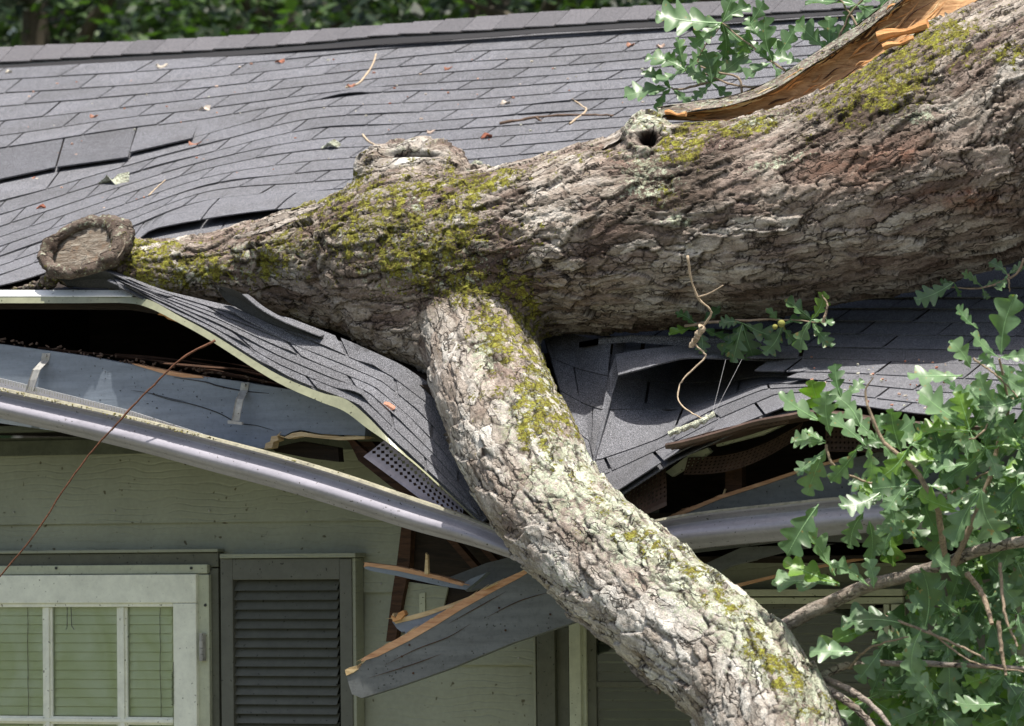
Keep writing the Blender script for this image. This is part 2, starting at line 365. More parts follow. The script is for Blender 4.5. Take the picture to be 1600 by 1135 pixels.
def shingle_rows(mb, rows, k0, k1, u0, u1, tab, shift, lean, phase=0, nu=5, off=None, jit=1.0, skip=None, nv=0):
    """rows(k, s) -> point; every course a line of separate tabs with a butt edge"""
    rnd = random.Random(5)
    for k in range(k0, k1+1):
        st = u0-tab*2+(phase+shift*(k-1)) % tab
        while st < u1:
            a, b = max(st, u0), min(st+tab, u1)
            gap = tab*.013
            if b-a > tab*.05 and not (skip and skip(k, (a+b)/2)):
                tone = .5+rnd.uniform(-.13, .13); dz = rnd.uniform(0, .0018)*jit; dj = rnd.uniform(-.03, .03)*jit
                top, bot, un = [], [], []
                for i in range(nu+1):
                    s = lerp(a+gap, b-gap, i/nu)
                    l = lean(k, s) if callable(lean) else lean
                    pt = rows(k-1-.25, s+l*1.25); pm = rows(k-.5, s+l*.5)
                    pb = rows(k+dj*lerp(1, -.5, i/nu), s)
                    e = off(k, s) if off else Vector((0, 0, 0))
                    top.append(pt+NRM*(.0005)); bot.append(pb+NRM*(.0042+dz)+e); un.append(pb+NRM*(.0005+dz)+e)
                mid = [(p+q)/2+(off(k, lerp(a, b, i/nu))*.12 if off else Vector((0, 0, 0))) for i, (p, q) in enumerate(zip(top, bot))]
                if nv:
                    mids = [[lerp(q, p, j/nv)-lerp(rows(k, lerp(a+gap, b-gap, i/nu)), rows(k-1.25, lerp(a+gap, b-gap, i/nu)), j/nv)+rows(k-1.25*j/nv, lerp(a+gap, b-gap, i/nu)) for i, (p, q) in enumerate(zip(top, bot))] for j in range(nv+1)]
                    mb.grid(mids, tone)
                    for i in range(nu+1): un[i] = un[i]
                    mb.grid([un, mids[0]], .12); st += tab; continue
                mb.grid([bot, mid, top], tone); mb.grid([un, bot], .12)
                mb.grid([top, un], .1)
            st += tab
def rowA(k, u):
    v = Lv(k, u); return R(u, v)
def leanA(k, u): return 25 if u > 350 or k < 7 else 22
roof = MB()
def offA(k, u):
    if k == 16:
        e = max(0, min(1, (u-205)/40)); e = e*e*(3-2*e)
        return Vector((0, -.01, .028))*e
    if k == 6 and 500 < u < 585: return Vector((0, -.004, .009))*math.sin((u-500)/85*math.pi)
    if k in (8, 9, 13, 15) : return Vector((0, 0, .004))*max(0, math.sin(u*.021+k))
    return Vector((0, 0, 0))
shingle_rows(roof, rowA, 1, 16, -150, 1700, 117, 30.5, leanA, 10, 7, offA, skip=lambda k, u: (k == 7 and u < 285))
shingle_rows(roof, rowA, 17, 17, 180, 560, 117, 30.5, 22, 10, 5)
roof.grid([[R(u, Lv(k, u))-NRM*.002 for u in np.linspace(190, 620, 40)] for k in (15.0, 15.6, 16.2, 16.5)], .42)
roof_o = roof.build('shingle_slope', 'shingle', house)
tag(roof_o, 'long upper slope of grey asphalt shingles below the ridge')
# three lifted tabs at the left
lt = MB()
for (ua, ub, va, vb, ta, tb, tone) in [(-80, 86, 256, 301-4, 294, 262, .22), (89, 200, 262, 246, 223, 203, .24), (203, 300, 237, 217, 203, 188, .42)]:
    P = []
    for j in range(5):
        t = j/4; row = []
        for i in range(9):
            s = i/8; u = lerp(ua, ub, s)
            if ua < 0: vbot = lerp(297, 261.5, s)
            elif ua < 100: vbot = lerp(261, 245.5, s)
            else: vbot = lerp(238, 216, s)
            vtop = Lv(5.75, u+14); uu = lerp(u, u+14, t)
            v = lerp(vbot, vtop, t)
            Yb = surfY(u, vbot+8)-.015*max(0, 1-t); Yt = surfY(uu, vtop)
            row.append(PY(uu, v, lerp(Yb, Yt, t**.8))+NRM*.001)
        P.append(row)
    lt.plate(P, -NRM*.005, tone, 0.05)
tag(lt.build('lifted_shingle', 'shingle', house), 'darker lifted row of shingle tabs with a black gap below')
# deck below the shingles
dk = MB(); P = []
DB = [(-150, 456), (0, 452), (160, 458), (245, 463), (350, 488), (450, 508), (540, 542), (620, 580), (700, 615), (850, 545), (926, 534), (1000, 530), (1100, 530), (1200, 545), (1300, 590), (1450, 640), (1700, 652)]
dxs = [p[0] for p in DB]; dys = [p[1] for p in DB]
for j in range(15):
    t = j/14; row = []
    for i in range(60):
        u = lerp(-150, 1700, i/59); va = herm(LU, LV[0], u)-8; vb = float(np.interp(u, dxs, dys))
        v = lerp(va, vb, t); row.append(R(u, v)-NRM*.014)
    P.append(row)
dk.plate(P, -NRM*.02, .4)
dk.build('roof_deck', 'attic_wood', house)
# rear slope
rs = MB()
P = [[PY(u, herm(RU, RTOP, u), YR)-Vector((0, 0, .03)) for u in np.linspace(-200, 1750, 8)]]
P.append([p+Vector((0, 3.0, -1.15)) for p in P[0]])
rs.plate(P, (0, 0, -.03)); rs.build('rear_slope', 'shingle', house)
# ridge caps and vent
cp = MB(); rnd = random.Random(3)
CAPL = [(-200, 108), (0, 98.5), (160, 88.5), (320, 79.5), (480, 68), (600, 56.5), (740, 49), (880, 40), (1000, 32), (1160, 24), (1700, -12)]
cu = [p[0] for p in CAPL]; cv = [p[1] for p in CAPL]
u = -190
while u < 1700:
    wdt = 48+rnd.uniform(-1.5, 1.5); tone = rnd.uniform(.35, .75); up = rnd.uniform(0, .6)
    P = []
    for t in (0, .25, .5, .75, .9, 1.0, 1.08):
        row = []
        for s in (0.0, .33, .66, .95):
            x = u+wdt*s; lx = x+24*(t if t < 1 else 1)
            vt = herm(RU, RTOP, lx); vl = herm(cu, cv, x)
            if t <= 1:
                v = lerp(vl, vt, min(1, t)); Y = lerp(YR-.13, YR, t); rise = (1-math.sin(min(1, t)*math.pi/2))*.0
                p = PY(lx, v, Y)
            else: p = PY(lx, vt, YR)+Vector((0, .12, -.05))
            row.append(p+Vector((0, 0, .004*(1-s/1.12)+.001+.0012*up)))
        P.append(row)
    cp.plate(P, (0, 0, -.004), tone, .05)
    u += wdt
cp.build('ridge_cap', 'cap_shingle', house)
ul = MB(); P = []
for t in (.03, .25, .5, .75, .95):
    P.append([PY(x+24*t, lerp(herm(cu, cv, x), herm(RU, RTOP, x+24*t), t), lerp(YR-.13, YR, t))-Vector((0, 0, .003)) for x in np.linspace(-190, 1740, 80)])
ul.grid(P); ul.build('ridge_felt', 'asphalt_felt', house)
vn = MB(); A = []; B = []; Cc = []; D = []
for i in range(241):
    u = lerp(-190, 1720, i/240); vl = herm(cu, cv, u); wob = .8*math.sin(u*.013)+.5*math.sin(u*.05)
    A.append(PY(u, vl-2, YR-.10)); B.append(PY(u, vl+5, YR-.118))
    Cc.append(PY(u, vl+5.2+wob*.4, YR-.15)); D.append(PY(u, herm(LU, LV[0], u)-1.0+wob*.6, YR-.165))
vn.grid([A, B]); vn.sweep([[Cc[i], Cc[i]+Vector((0, -.012, .002)), D[i]+Vector((0, -.015, 0)), D[i]] for i in range(241)], closed=True)
vo = vn.build('ridge_vent', 'black_vent', house)
rb = MB()
for i in range(0, 960):
    u = lerp(-150, 1710, i/960); vl = herm(cu, cv, u)
    a = PY(u, vl+1.2, YR-.119); b = PY(u+1.1, vl+3.6, YR-.122)
    rb.add([a, PY(u+1, vl+1.2, YR-.119), PY(u+1.5, vl+4.0, YR-.125), PY(u+.5, vl+4.0, YR-.125)], [(0, 1, 2, 3)])
rb.build('vent_fin', 'galvanised', vo)

# lower right slope
SU = [966, 1070, 1127, 1200, 1300, 1450, 1600, 1720]
SV = [
 [425, 425, 425, 425, 425, 425, 425, 425],
 [448, 448, 448, 448, 448, 450, 452, 453],
 [468, 468, 468, 468, 468, 468, 468, 470],
 [484, 484, 484, 484, 484, 485, 487, 488],
 [500, 500, 500, 501, 503, 505, 507, 508],
 [513, 517, 518, 521, 524, 526, 528, 530],
 [529, 537, 540, 541, 545, 548, 550, 553],
 [585, 559, 560, 562, 563, 569, 573, 578],
 [590, 577, 579, 582, 584, 591, 598, 604],
 [600, 588, 588, 590, 598, 613, 621, 628],
 [610, 606, 606, 606, 616, 633, 641, 648],
 [620, 622, 622, 622, 630, 650, 658, 664]]
def rowS(k, u):
    k0 = max(0, min(len(SV)-2, int(math.floor(k)))); t = k-k0
    v = lerp(herm(SU, SV[k0], u), herm(SU, SV[k0+1], u), t)
    Y = surfY(u, v)-.16*max(0, min(1, (v-570)/80))
    if 6 < k <= 7.5: Y -= .10*(1-abs(k-7)*.99 if k < 7 else 1)*max(0, min(1, (1240-u)/60))
    return PY(u, v, Y)
lr = MB()
shingle_rows(lr, rowS, 1, 6, 930, 1720, 122, 37, 24, 20, 7, jit=1.3)
def offS(k, u): return Vector((0, 0, .012))*max(0, min(1, (1290-u)/80))
shingle_rows(lr, rowS, 7, 7, 968, 1720, 250, 37, 5, 60, 14, None, jit=.6)
shingle_rows(lr, rowS, 8, 8, 1178, 1720, 140, 37, 24, 70, 8, jit=.6)
shingle_rows(lr, rowS, 9, 9, 1228, 1720, 140, 37, 24, 45, 8, jit=.6)
shingle_rows(lr, rowS, 10, 11, 1256, 1720, 125, 37, 20, 30, 8, jit=.6)
tag(lr.build('lower_shingle_slope', 'shingle', house), 'lower right shingle slope shaded by the trunk')
# a lifted rear strip left of the tear
st = MB(); P = []
for t in (0, .5, 1):
    P.append([PY(u, lerp(vb, vt, t), Y) for (u, vb, vt, Y) in [(905, 541, 535, -.08), (935, 537, 529, -.08), (985, 533, 524, -.07), (1040, 537, 525, -.05), (1090, 541, 527, -.03), (1200, 544, 528, .0)]])
st.plate(P, (0, 0, -.004), .6, .1)
tag(st.build('lifted_shingle', 'shingle', house), 'thin curled shingle strip along the top of the tear')
es = MB(); P = []
EST = [(961, 554, -.17), (1000, 547, -.16), (1040, 542, -.14), (1080, 540, -.12), (1130, 541, -.09), (1200, 543, -.06)]; ESB = [(966, 586, -.27), (1000, 577, -.27), (1040, 566, -.25), (1075, 559, -.22), (1130, 560, -.18), (1200, 563, -.10)]
for t in (0, .35, .7, 1): P.append([PY(*[lerp(a, b, t) for a, b in zip(poly_at(EST, s), poly_at(ESB, s))]) for s in np.linspace(0, 1, 20)])
es.plate(P, (0, .002, -.004), .62, .1)
tag(es.build('torn_shingle', 'shingle', house), 'sunlit torn shingle edge jutting over the hole')
fe = MB(); P = [[PY(960, 560, -.18), PY(974, 562, -.16)], [PY(952, 585, -.215), PY(966, 588, -.20)], [PY(945, 620, -.27), PY(955, 622, -.25)], [PY(938, 660, -.32), PY(945, 662, -.31)], [PY(930, 700, -.38), PY(934, 702, -.37)], [PY(924, 732, -.43), PY(926, 733, -.425)]]
fe.plate(P, (0, .004, -.002), .7, .2); fe.build('fold_edge', 'shingle', house)
# collapsed sheet right of the limb
CR = [
 [(845, 512, .05), (884, 530, .0), (957, 548, -.10), (1050, 545, .35), (1130, 555, .32), (1190, 568, .15), (1262, 580, -.08)],
 [(860, 560, -.08), (904, 578, -.10), (952, 590, -.17), (1050, 600, .12), (1130, 598, .10), (1190, 590, .0), (1265, 590, -.16)],
 [(875, 612, -.20), (912, 632, -.22), (942, 642, -.26), (1045, 640, -.10), (1122, 624, -.10), (1192, 602, -.16), (1270, 600, -.27)],
 [(890, 668, -.30), (920, 690, -.32), (931, 722, -.39), (1028, 688, -.33), (1114, 642, -.31), (1194, 610, -.32), (1275, 606, -.35)],
 [(905, 712, -.37), (928, 733, -.39), (940, 745, -.43), (1040, 699, -.41), (1128, 654, -.39), (1212, 618, -.40), (1282, 613, -.42)],
 [(925, 752, -.48), (946, 766, -.51), (962, 771, -.55), (1052, 713, -.60), (1142, 671, -.62), (1226, 638, -.62), (1292, 631, -.58)]]
def lin_at(pts, s):
    n = len(pts)-1; x = max(-.3, min(n+.3, s*n)); i = int(max(0, min(n-1, math.floor(x)))); t = x-i
    a = tuple(lerp(p, q, t) for p, q in zip(pts[i], pts[i+1])); b = poly_at(pts, s); return tuple(.8*p+.2*q for p, q in zip(a, b))
def lat(C):
    def f(k, s):
        k = max(-.4, min(len(C)-1, k)); k0 = max(0, min(len(C)-2, int(math.floor(k)))); t = k-k0
        a = lin_at(C[k0], s); b = lin_at(C[k0+1], s)
        q = [lerp(x, y, t) for x, y in zip(a, b)]; return PY(*q)
    return f
cr = MB()
shingle_rows(cr, lat(CR), 1, 5, 0.0, 1.0, .30, .11, .0, .33, 16, jit=.4, nv=10)
P = [[lat(CR)(k, s)-NRM*.014 for s in np.linspace(0, 1, 40)] for k in np.linspace(0, 5, 12)]
cr.plate(P, -NRM*.004, .35, .1)
tag(cr.build('torn_shingle_sheet', 'shingle', house), 'collapsed shingle sheet folded down on the right of the limb')
fd = MB()   # folded joint and sooty edge
P = [[PY(966, 553, -.13), PY(973, 553, -.13)], [PY(953, 600, -.22), PY(959, 602, -.22)], [PY(944, 640, -.29), PY(949, 645, -.29)], [PY(932, 690, -.38), PY(936, 690, -.38)], [PY(922, 735, -.45), PY(926, 735, -.45)]]


# ------------------------------------------------------------------ left flap
FC_B = [(176, 442, -0.45), (232, 469, -0.47), (330, 519, -0.48), (430, 581, -0.49), (500, 612, -0.49), (560, 634, -0.50), (607, 682, -0.51), (655, 725, -0.53), (700, 766, -0.55), (752, 815, -0.57)]
FC_T = [(158, 424, -0.42), (243, 452, -0.39), (350, 478, -0.37), (450, 500, -0.36), (545, 537, -0.35), (625, 573, -0.33), (690, 618, -0.32), (742, 680, -0.33), (765, 735, -0.40), (785, 800, -0.51)]
def flap(k, s):
    t = k/6; t = max(-.05, min(1, t)); t = t**.75 if t > 0 else t
    a = lin_at(FC_T, s); b = lin_at(FC_B, s); q = [lerp(x, y, t) for x, y in zip(a, b)]
    bulge = math.sin(max(0, min(1, t))*math.pi)*.02
    return PY(*q)+Vector((0, -.3, .8))*bulge*.4
fl = MB()
def offF(k, s):
    r = math.sin(s*23+k*2.1)*math.sin(s*9+k*1.3)
    h_ = math.sin(round(s*7+k*1.7)*12.9898+k*78.233)*43758.5453; h_ -= math.floor(h_)
    return Vector((-.004, -.006, .012))*max(0, r)*.35+Vector((-.003, -.006, .010))*(h_ > .82)*max(0, math.sin(s*26))
shingle_rows(fl, flap, 1, 6, 0.06, 1.0, .37, .143, lambda k, s: -.03, .03, 18, offF, jit=1.0)
P = [[flap(k, s)-NRM*.004 for s in np.linspace(0.02, 1, 50)] for k in np.linspace(0, 6, 8)]
fl.plate(P, -NRM*.006, .3, .1)
tag(fl.build('bent_shingle_flap', 'shingle', house), 'sheet of shingles bent down to the left of the limb')
# curled strips on the flap
cu1 = MB()
P = []
top = [(81, 430, -.42), (110, 426, -.44), (138, 421, -.45), (160, 422, -.45), (190, 435, -.44), (215, 448, -.43), (240, 457, -.42)]
bot = [(104, 446, -.38), (125, 448, -.38), (150, 449, -.38), (170, 450, -.38), (195, 453, -.39), (215, 458, -.4), (240, 462, -.41)]
P = [[PY(*poly_at(top, s)) for s in np.linspace(0, 1, 16)], [PY(*[lerp(a, b, .5) for a, b in zip(poly_at(top, s), poly_at(bot, s))])+Vector((0, .02, 0)) for s in np.linspace(0, 1, 16)], [PY(*poly_at(bot, s)) for s in np.linspace(0, 1, 16)]]
cu1.plate(P, (0, .004, -.003), .3)
P = [[PY(u, v, -.44) for u, v in [(160, 422), (190, 434), (215, 446), (240, 456), (262, 462)]], [PY(u, v, -.38) for u, v in [(170, 421), (205, 434), (232, 445), (258, 454), (280, 462)]]]
sh = MB(); sh.plate(P, (0, 0, -.003), .6)
P = [[PY(u, v, -.445) for u, v in [(168, 438), (200, 452), (235, 467)]], [PY(u, v, -.43) for u, v in [(172, 436), (204, 450), (240, 464)]]]
sh.plate(P, (0, 0, -.003), .9)
top = [(337, 447, -.44), (352, 449, -.45), (376, 458, -.45), (402, 479, -.45), (432, 497, -.44), (462, 510, -.43), (500, 525, -.40)]
bot = [(339, 450, -.42), (352, 468, -.40), (380, 486, -.40), (405, 498, -.40), (435, 510, -.40), (462, 518, -.4), (500, 529, -.39)]
P = [[PY(*poly_at(top, s)) for s in np.linspace(0, 1, 20)], [PY(*[lerp(a, b, .5) for a, b in zip(poly_at(top, s), poly_at(bot, s))])+Vector((0, .02, 0)) for s in np.linspace(0, 1, 20)], [PY(*poly_at(bot, s)) for s in np.linspace(0, 1, 20)]]
cu1.plate(P, (0, .004, -.003), .3)
build_split_later = cu1
P = [[PY(*poly_at(top, s)) for s in np.linspace(.35, 1, 14)], [PY(*[a+b for a, b in zip(poly_at(top, s), (9, -4*s+1.5, .05))]) for s in np.linspace(.35, 1, 14)]]
sh.plate(P, (0, 0, -.003), .6)
P = [[PY(u, v, -.42) for u, v in [(350, 478), (385, 500), (430, 522), (480, 548)]], [PY(u, v, -.40) for u, v in [(360, 478), (400, 496), (445, 517), (490, 544)]]]
sh.plate(P, (0, 0, -.003), .75)
P = [[PY(u, v, -.33) for u, v in [(420, 478), (436, 488), (452, 500)]], [PY(u, v, -.30) for u, v in [(428, 480), (446, 488), (454, 492)]]]
build_split(sh, 'shingle_strip', 'shingle', house); build_split(cu1, 'curled_shingle', 'curled_shingle', house)

# drip edge: level piece at the left then bent along the flap
dr = MB(); rings = []
pth = [(-150, 463, -0.430, 11), (0, 463, -0.430, 11), (120, 463, -0.430, 11), (200, 464, -0.430, 10), (236, 470, -0.480, 12), (280, 494, -0.480, 10), (330, 521, -0.485, 11), (430, 583, -0.495, 12), (500, 613, -0.500, 14), (540, 624, -0.500, 19), (575, 652, -0.505, 17), (612, 690, -0.515, 5), (655, 728, -0.530, 2), (700, 769, -0.550, 2), (748, 814, -0.570, 2)]
for s in np.linspace(0, 1, 90):
    u, v, Y, h = poly_at(pth, s)
    rings.append([PY(u, v, Y), PY(u-2, v+h, Y-.008), PY(u-1, v+h-1.5, Y+.004), PY(u+1, v+1, Y+.01), ])
dr.sweep(rings)
do = dr.build('drip_edge', 'drip_metal', house)
db = MB(); P = [[PY(u, v, Y) for u in np.linspace(-150, lim, 12)] for v, Y, lim in ((462.5, -.432, 206), (453.5, -.40, 222))]
db.plate(P, (0, 0, -.003)); tag(db.build('drip_edge', 'drip_bright', house), 'level strip of metal drip edge at the far left, its sunlit top painted bright')  # sunlit top face of the drip edge, its brightness put into the paint
be = MB(); P = [[PY(u, 452-.012*u+2*math.sin(u*.02), Y+.03) for u in np.linspace(-150, 120, 14)] for Y in (-.43, -.36)]
be.plate(P, (0, 0, -.006), .3); be.build('shingle_edge', 'curled_shingle', house)

# ------------------------------------------------------------------ boards, attic
def board(pts, Y0, Y1, mat, name='board', label=None, parent=house, tilt=0):
    mb = MB(); mb.prism([PY(u, v, Y0) for u, v in pts], [PY(u, v, Y0)+Vector((0, Y1-Y0, 0)) for u, v in pts][::1])
    o = mb.build(name, mat, parent)
    if label: tag(o, label)
    return o
fasc = board([(-150, 520), (0, 538), (130, 556), (275, 583), (378, 597), (470, 612), (522, 622), (548, 634), (566, 648), (570, 657), (567, 663), (571, 669), (570, 681), (530, 680), (500, 678), (470, 672), (456, 675), (445, 681), (432, 679), (434, 687), (426, 690), (424, 699), (414, 701), (200, 690), (-150, 640)], -.40, -.362, 'grey_board', 'fascia_board', 'long blue grey fascia board broken off at its right end')
# raw edges on the fascia
board([(413, 702), (425, 700), (427, 691), (435, 688), (433, 681), (424, 682), (422, 690), (415, 693)], -.405, -.37, 'pale_wood', 'splintered_edge', parent=fasc)
board([(432, 680), (445, 683), (456, 677), (470, 675), (500, 680), (530, 682.5), (570, 682), (570, 686), (530, 688), (500, 685), (470, 682), (450, 686)], -.404, -.366, 'pale_wood', 'splintered_edge', parent=fasc)
board([(205, 568), (275, 582), (315, 588), (318, 591), (285, 590), (262, 586), (215, 572)], -.403, -.36, 'raw_wood', 'splintered_edge', parent=fasc)
ck = MB()
def crack(pts, Y=-.4015, r=.0012):
    ck.tube([PY(*poly_at([(u, v, Y) for u, v in pts], s)) for s in np.linspace(0, 1, 24)], [r*(.3+math.sin(math.pi*s)) for s in np.linspace(0, 1, 24)], 5)
crack([(272, 590), (320, 597), (340, 603), (380, 611), (420, 615)], r=.0017)
crack([(228, 613), (262, 624), (300, 632), (340, 645), (372, 661), (400, 665), (428, 673)])
crack([(205, 610), (235, 615), (262, 622), (290, 628)], r=.0009)
for i in range(46):
    u = random.uniform(140, 540); v = random.uniform(592, 668)+(u-300)*.12
    if v < 545+u*.17 or v > 600+u*.2 or v > 675: continue
    p = PY(u, v, -.4012); ck.tube([p, p+Vector((random.uniform(-.004, .006), 0, random.uniform(-.002, .002)))], random.uniform(.0007, .0018), 5)
ck.build('crack', 'black_vent', fasc)['kind'] = 'stuff'
# attic interior
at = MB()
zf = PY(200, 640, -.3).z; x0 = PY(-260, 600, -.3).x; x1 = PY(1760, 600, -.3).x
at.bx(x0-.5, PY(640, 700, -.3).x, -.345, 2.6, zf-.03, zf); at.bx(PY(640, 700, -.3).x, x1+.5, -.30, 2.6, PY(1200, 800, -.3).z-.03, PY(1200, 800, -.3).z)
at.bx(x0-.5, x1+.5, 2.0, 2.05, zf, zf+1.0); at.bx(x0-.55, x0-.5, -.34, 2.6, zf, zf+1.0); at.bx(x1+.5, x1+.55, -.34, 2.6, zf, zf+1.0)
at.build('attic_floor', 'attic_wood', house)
board([(-150, 470), (230, 474), (262, 480), (330, 520), (330, 528), (250, 492), (200, 484), (-150, 482)], -.39, -.34, 'attic_wood', 'sheathing_edge')
sp = MB()
for k, (pts, r) in enumerate([([(250, 568, -.3), (330, 575, -.31), (400, 580, -.32), (480, 604, -.33), (560, 640, -.36)], .006), ([(180, 556, -.2), (300, 566, -.2), (430, 592, -.25), (540, 632, -.3)], .008), ([(60, 545, -.25), (200, 558, -.25), (330, 580, -.3), (520, 618, -.33)], .007), ([(300, 560, -.15), (380, 572, -.2), (470, 596, -.25), (560, 640, -.3)], .005)]):
    sp.tube([PY(*poly_at(pts, s)) for s in np.linspace(0, 1, 14)], [r*(.6+.4*math.sin(s*9+k)) for s in np.linspace(0, 1, 14)], 5)
build_split(sp, 'splinter', 'old_rafter', house)
board([(250, 489), (258, 487), (275, 492), (300, 505), (318, 519), (300, 512), (275, 503), (262, 499), (256, 494), (246, 492)], -.425, -.40, 'split_orange', 'splinter')
# dark debris line on top of fascia
dbm = MB()
for i in range(70):
    u = random.uniform(0, 430); v = np.interp(u, [0, 275, 430], [538, 582, 604])-random.uniform(1, 9)
    p = PY(u, v, random.uniform(-.39, -.36)); a = random.uniform(0, 3)
    dbm.tube([p, p+Vector((math.cos(a), .2, .5*math.sin(a)))*random.uniform(.006, .02)], random.uniform(.0015, .004), 5)
tag(dbm.build('leaf_litter', 'dark_twig', house), kind='stuff')
# rafter tails and broken pieces under the flap
board([(545, 690), (580, 690), (640, 745), (720, 800), (790, 850), (760, 852), (690, 815), (610, 760), (560, 720)], -.33, -.28, 'old_rafter', 'rafter')
board([(530, 676), (536, 672), (565, 700), (600, 728), (640, 756), (634, 760), (598, 736), (560, 706)], -.36, -.34, 'old_rafter', 'splinter')
board([(425, 700), (470, 690), (528, 700), (530, 722), (480, 716), (430, 706)], -.30, -.27, 'attic_wood', 'blocking')
# ------------------------------------------------------------------ gutter
GP = [(0, 0), (-.006, .000), (-.010, -.006), (-.004, -.012), (.004, -.013), (.016, -.022), (.010, -.032), (-.006, -.044), (-.018, -.057), (-.016, -.070), (-.002, -.082), (.026, -.094), (.026, -.100), (.040, -.102)]
def gutter(path, name, label, hs=1.0, depth=.11):
    mb = MB(); rings = []; lip = MB(); lr_ = []
    for s in np.linspace(0, 1, 60):
        u, v, Y, h = poly_at(path, s); b = PY(u, v, Y)
        k = h/52.0*hs
        prof = [b+Vector((0, y, z*k)) for y, z in GP]
        back = [b+Vector((0, depth, -.102*k)), b+Vector((0, depth, -.03*k)), b+Vector((0, depth-.003, -.03*k)), b+Vector((0, depth-.003, -.098*k)), b+Vector((0, .03, -.097*k)), b+Vector((0, .014, -.06*k)), b+Vector((0, .014, -.006))]
        rings.append(prof+back)
        lr_.append([b+Vector((0, -.007, .0015)), b+Vector((0, .015, .0025)), b+Vector((0, .015, -.002)), b+Vector((0, -.0115, -.0055))])
    mb.sweep(rings); n = len(rings[0]); mb.add(rings[0], [tuple(range(n))]); mb.add(rings[-1], [tuple(range(n))])
    o = mb.build(name, 'gutter_paint', house, True); tag(o, label)
    lip.sweep(lr_); lip.build('gutter_lip', 'gutter_lip', o)
    m_ = o.data; 
    return o
GL = [(-150, 576, -.55, 48), (0, 607, -.55, 49), (200, 651, -.55, 52), (330, 684, -.55, 54), (440, 713, -.56, 54), (540, 743, -.565, 54), (640, 777, -.57, 51), (728, 807, -.575, 44), (790, 833, -.575, 38), (850, 857, -.57, 34)]
gutter(GL, 'gutter', 'grey gutter sloping down to the right until the limb')
GR = [(930, 838, -.57, 46), (1060, 806, -.57, 50), (1247, 784, -.57, 53), (1324, 777, -.57, 52), (1500, 768, -.57, 52), (1720, 760, -.57, 52)]
gutter(GR, 'gutter', 'grey gutter rising to the right behind the leaves')
# cream strip behind the left gutter
cs = MB(); P = []
for t in (0, .5, 1):
    P.append([PY(u, lerp(np.interp(u, [-150, 0, 200, 350, 400], [560, 591, 641, 689, 704]), np.interp(u, [-150, 0, 200, 350, 400], [578, 609, 653, 693, 706]), t), -.45+.02*t) for u in np.linspace(-150, 395, 40)])
cs.plate(P, (0, .004, 0)); cg = cs.build('gutter_guard', 'drip_bright', house)
tag(cg, 'pale ribbed guard strip inside the left gutter')
rbm = MB()
for i in range(120):
    u = lerp(-100, 380, i/119); va = np.interp(u, [-150, 0, 200, 350, 400], [560, 591, 641, 689, 704])
    a = PY(u, va+2, -.4515); b = PY(u, va+7, -.4515); rbm.tube([a, b], .0011, 4)
rbm.build('rib', 'drip_metal', cg)
# hangers
def hanger(pu, pv, du, dv, label):
    mb = MB(); Y = -.40
    w_ = 6.0
    pts = [(pu, pv, Y-.004), (pu-2, pv+12, Y-.004), (pu-8*du, pv+18, Y-.022), (pu-16*du, pv+26, Y-.045), (pu-22*du, pv+42, Y-.05), (pu-28*du, pv+60, Y-.05)]
    L = []; Rr = []
    for (a, b, y) in pts: L.append(PY(a-w_, b, y)); Rr.append(PY(a+w_, b, y))
    mb.plate([L, Rr], (0, .003, .0)); mb.plate([[PY(a-w_, b, y-.004) for a, b, y in pts[2:]], [PY(a-w_+2, b, y) for a, b, y in pts[2:]]], (0, .002, 0))
    mb.plate([[PY(a+w_, b, y-.004) for a, b, y in pts[2:]], [PY(a+w_-2, b, y) for a, b, y in pts[2:]]], (0, .002, 0))
    a, b, y = pts[-1]; mb.plate([[PY(a-12, b-1, y-.006), PY(a+10, b+2, y-.006)], [PY(a-12, b+4, y-.006), PY(a+10, b+6, y-.006)]], (0, .01, 0))
    for (a, b) in ((pu, pv+4), (pu-7, pv+18)):
        c_ = PY(a, b, Y-.008); mb.tube([c_, c_+Vector((0, -.008, 0))], .005, 6)
    tag(mb.build('gutter_hanger', 'galvanised', house), label)
hanger(72, 552, .95, 1, 'metal gutter hanger near the left end of the fascia')
hanger(383, 598, .55, 1, 'metal gutter hanger above the broken fascia end')
hanger(1340, 742, .4, 1, 'metal gutter hanger behind the oak leaves')

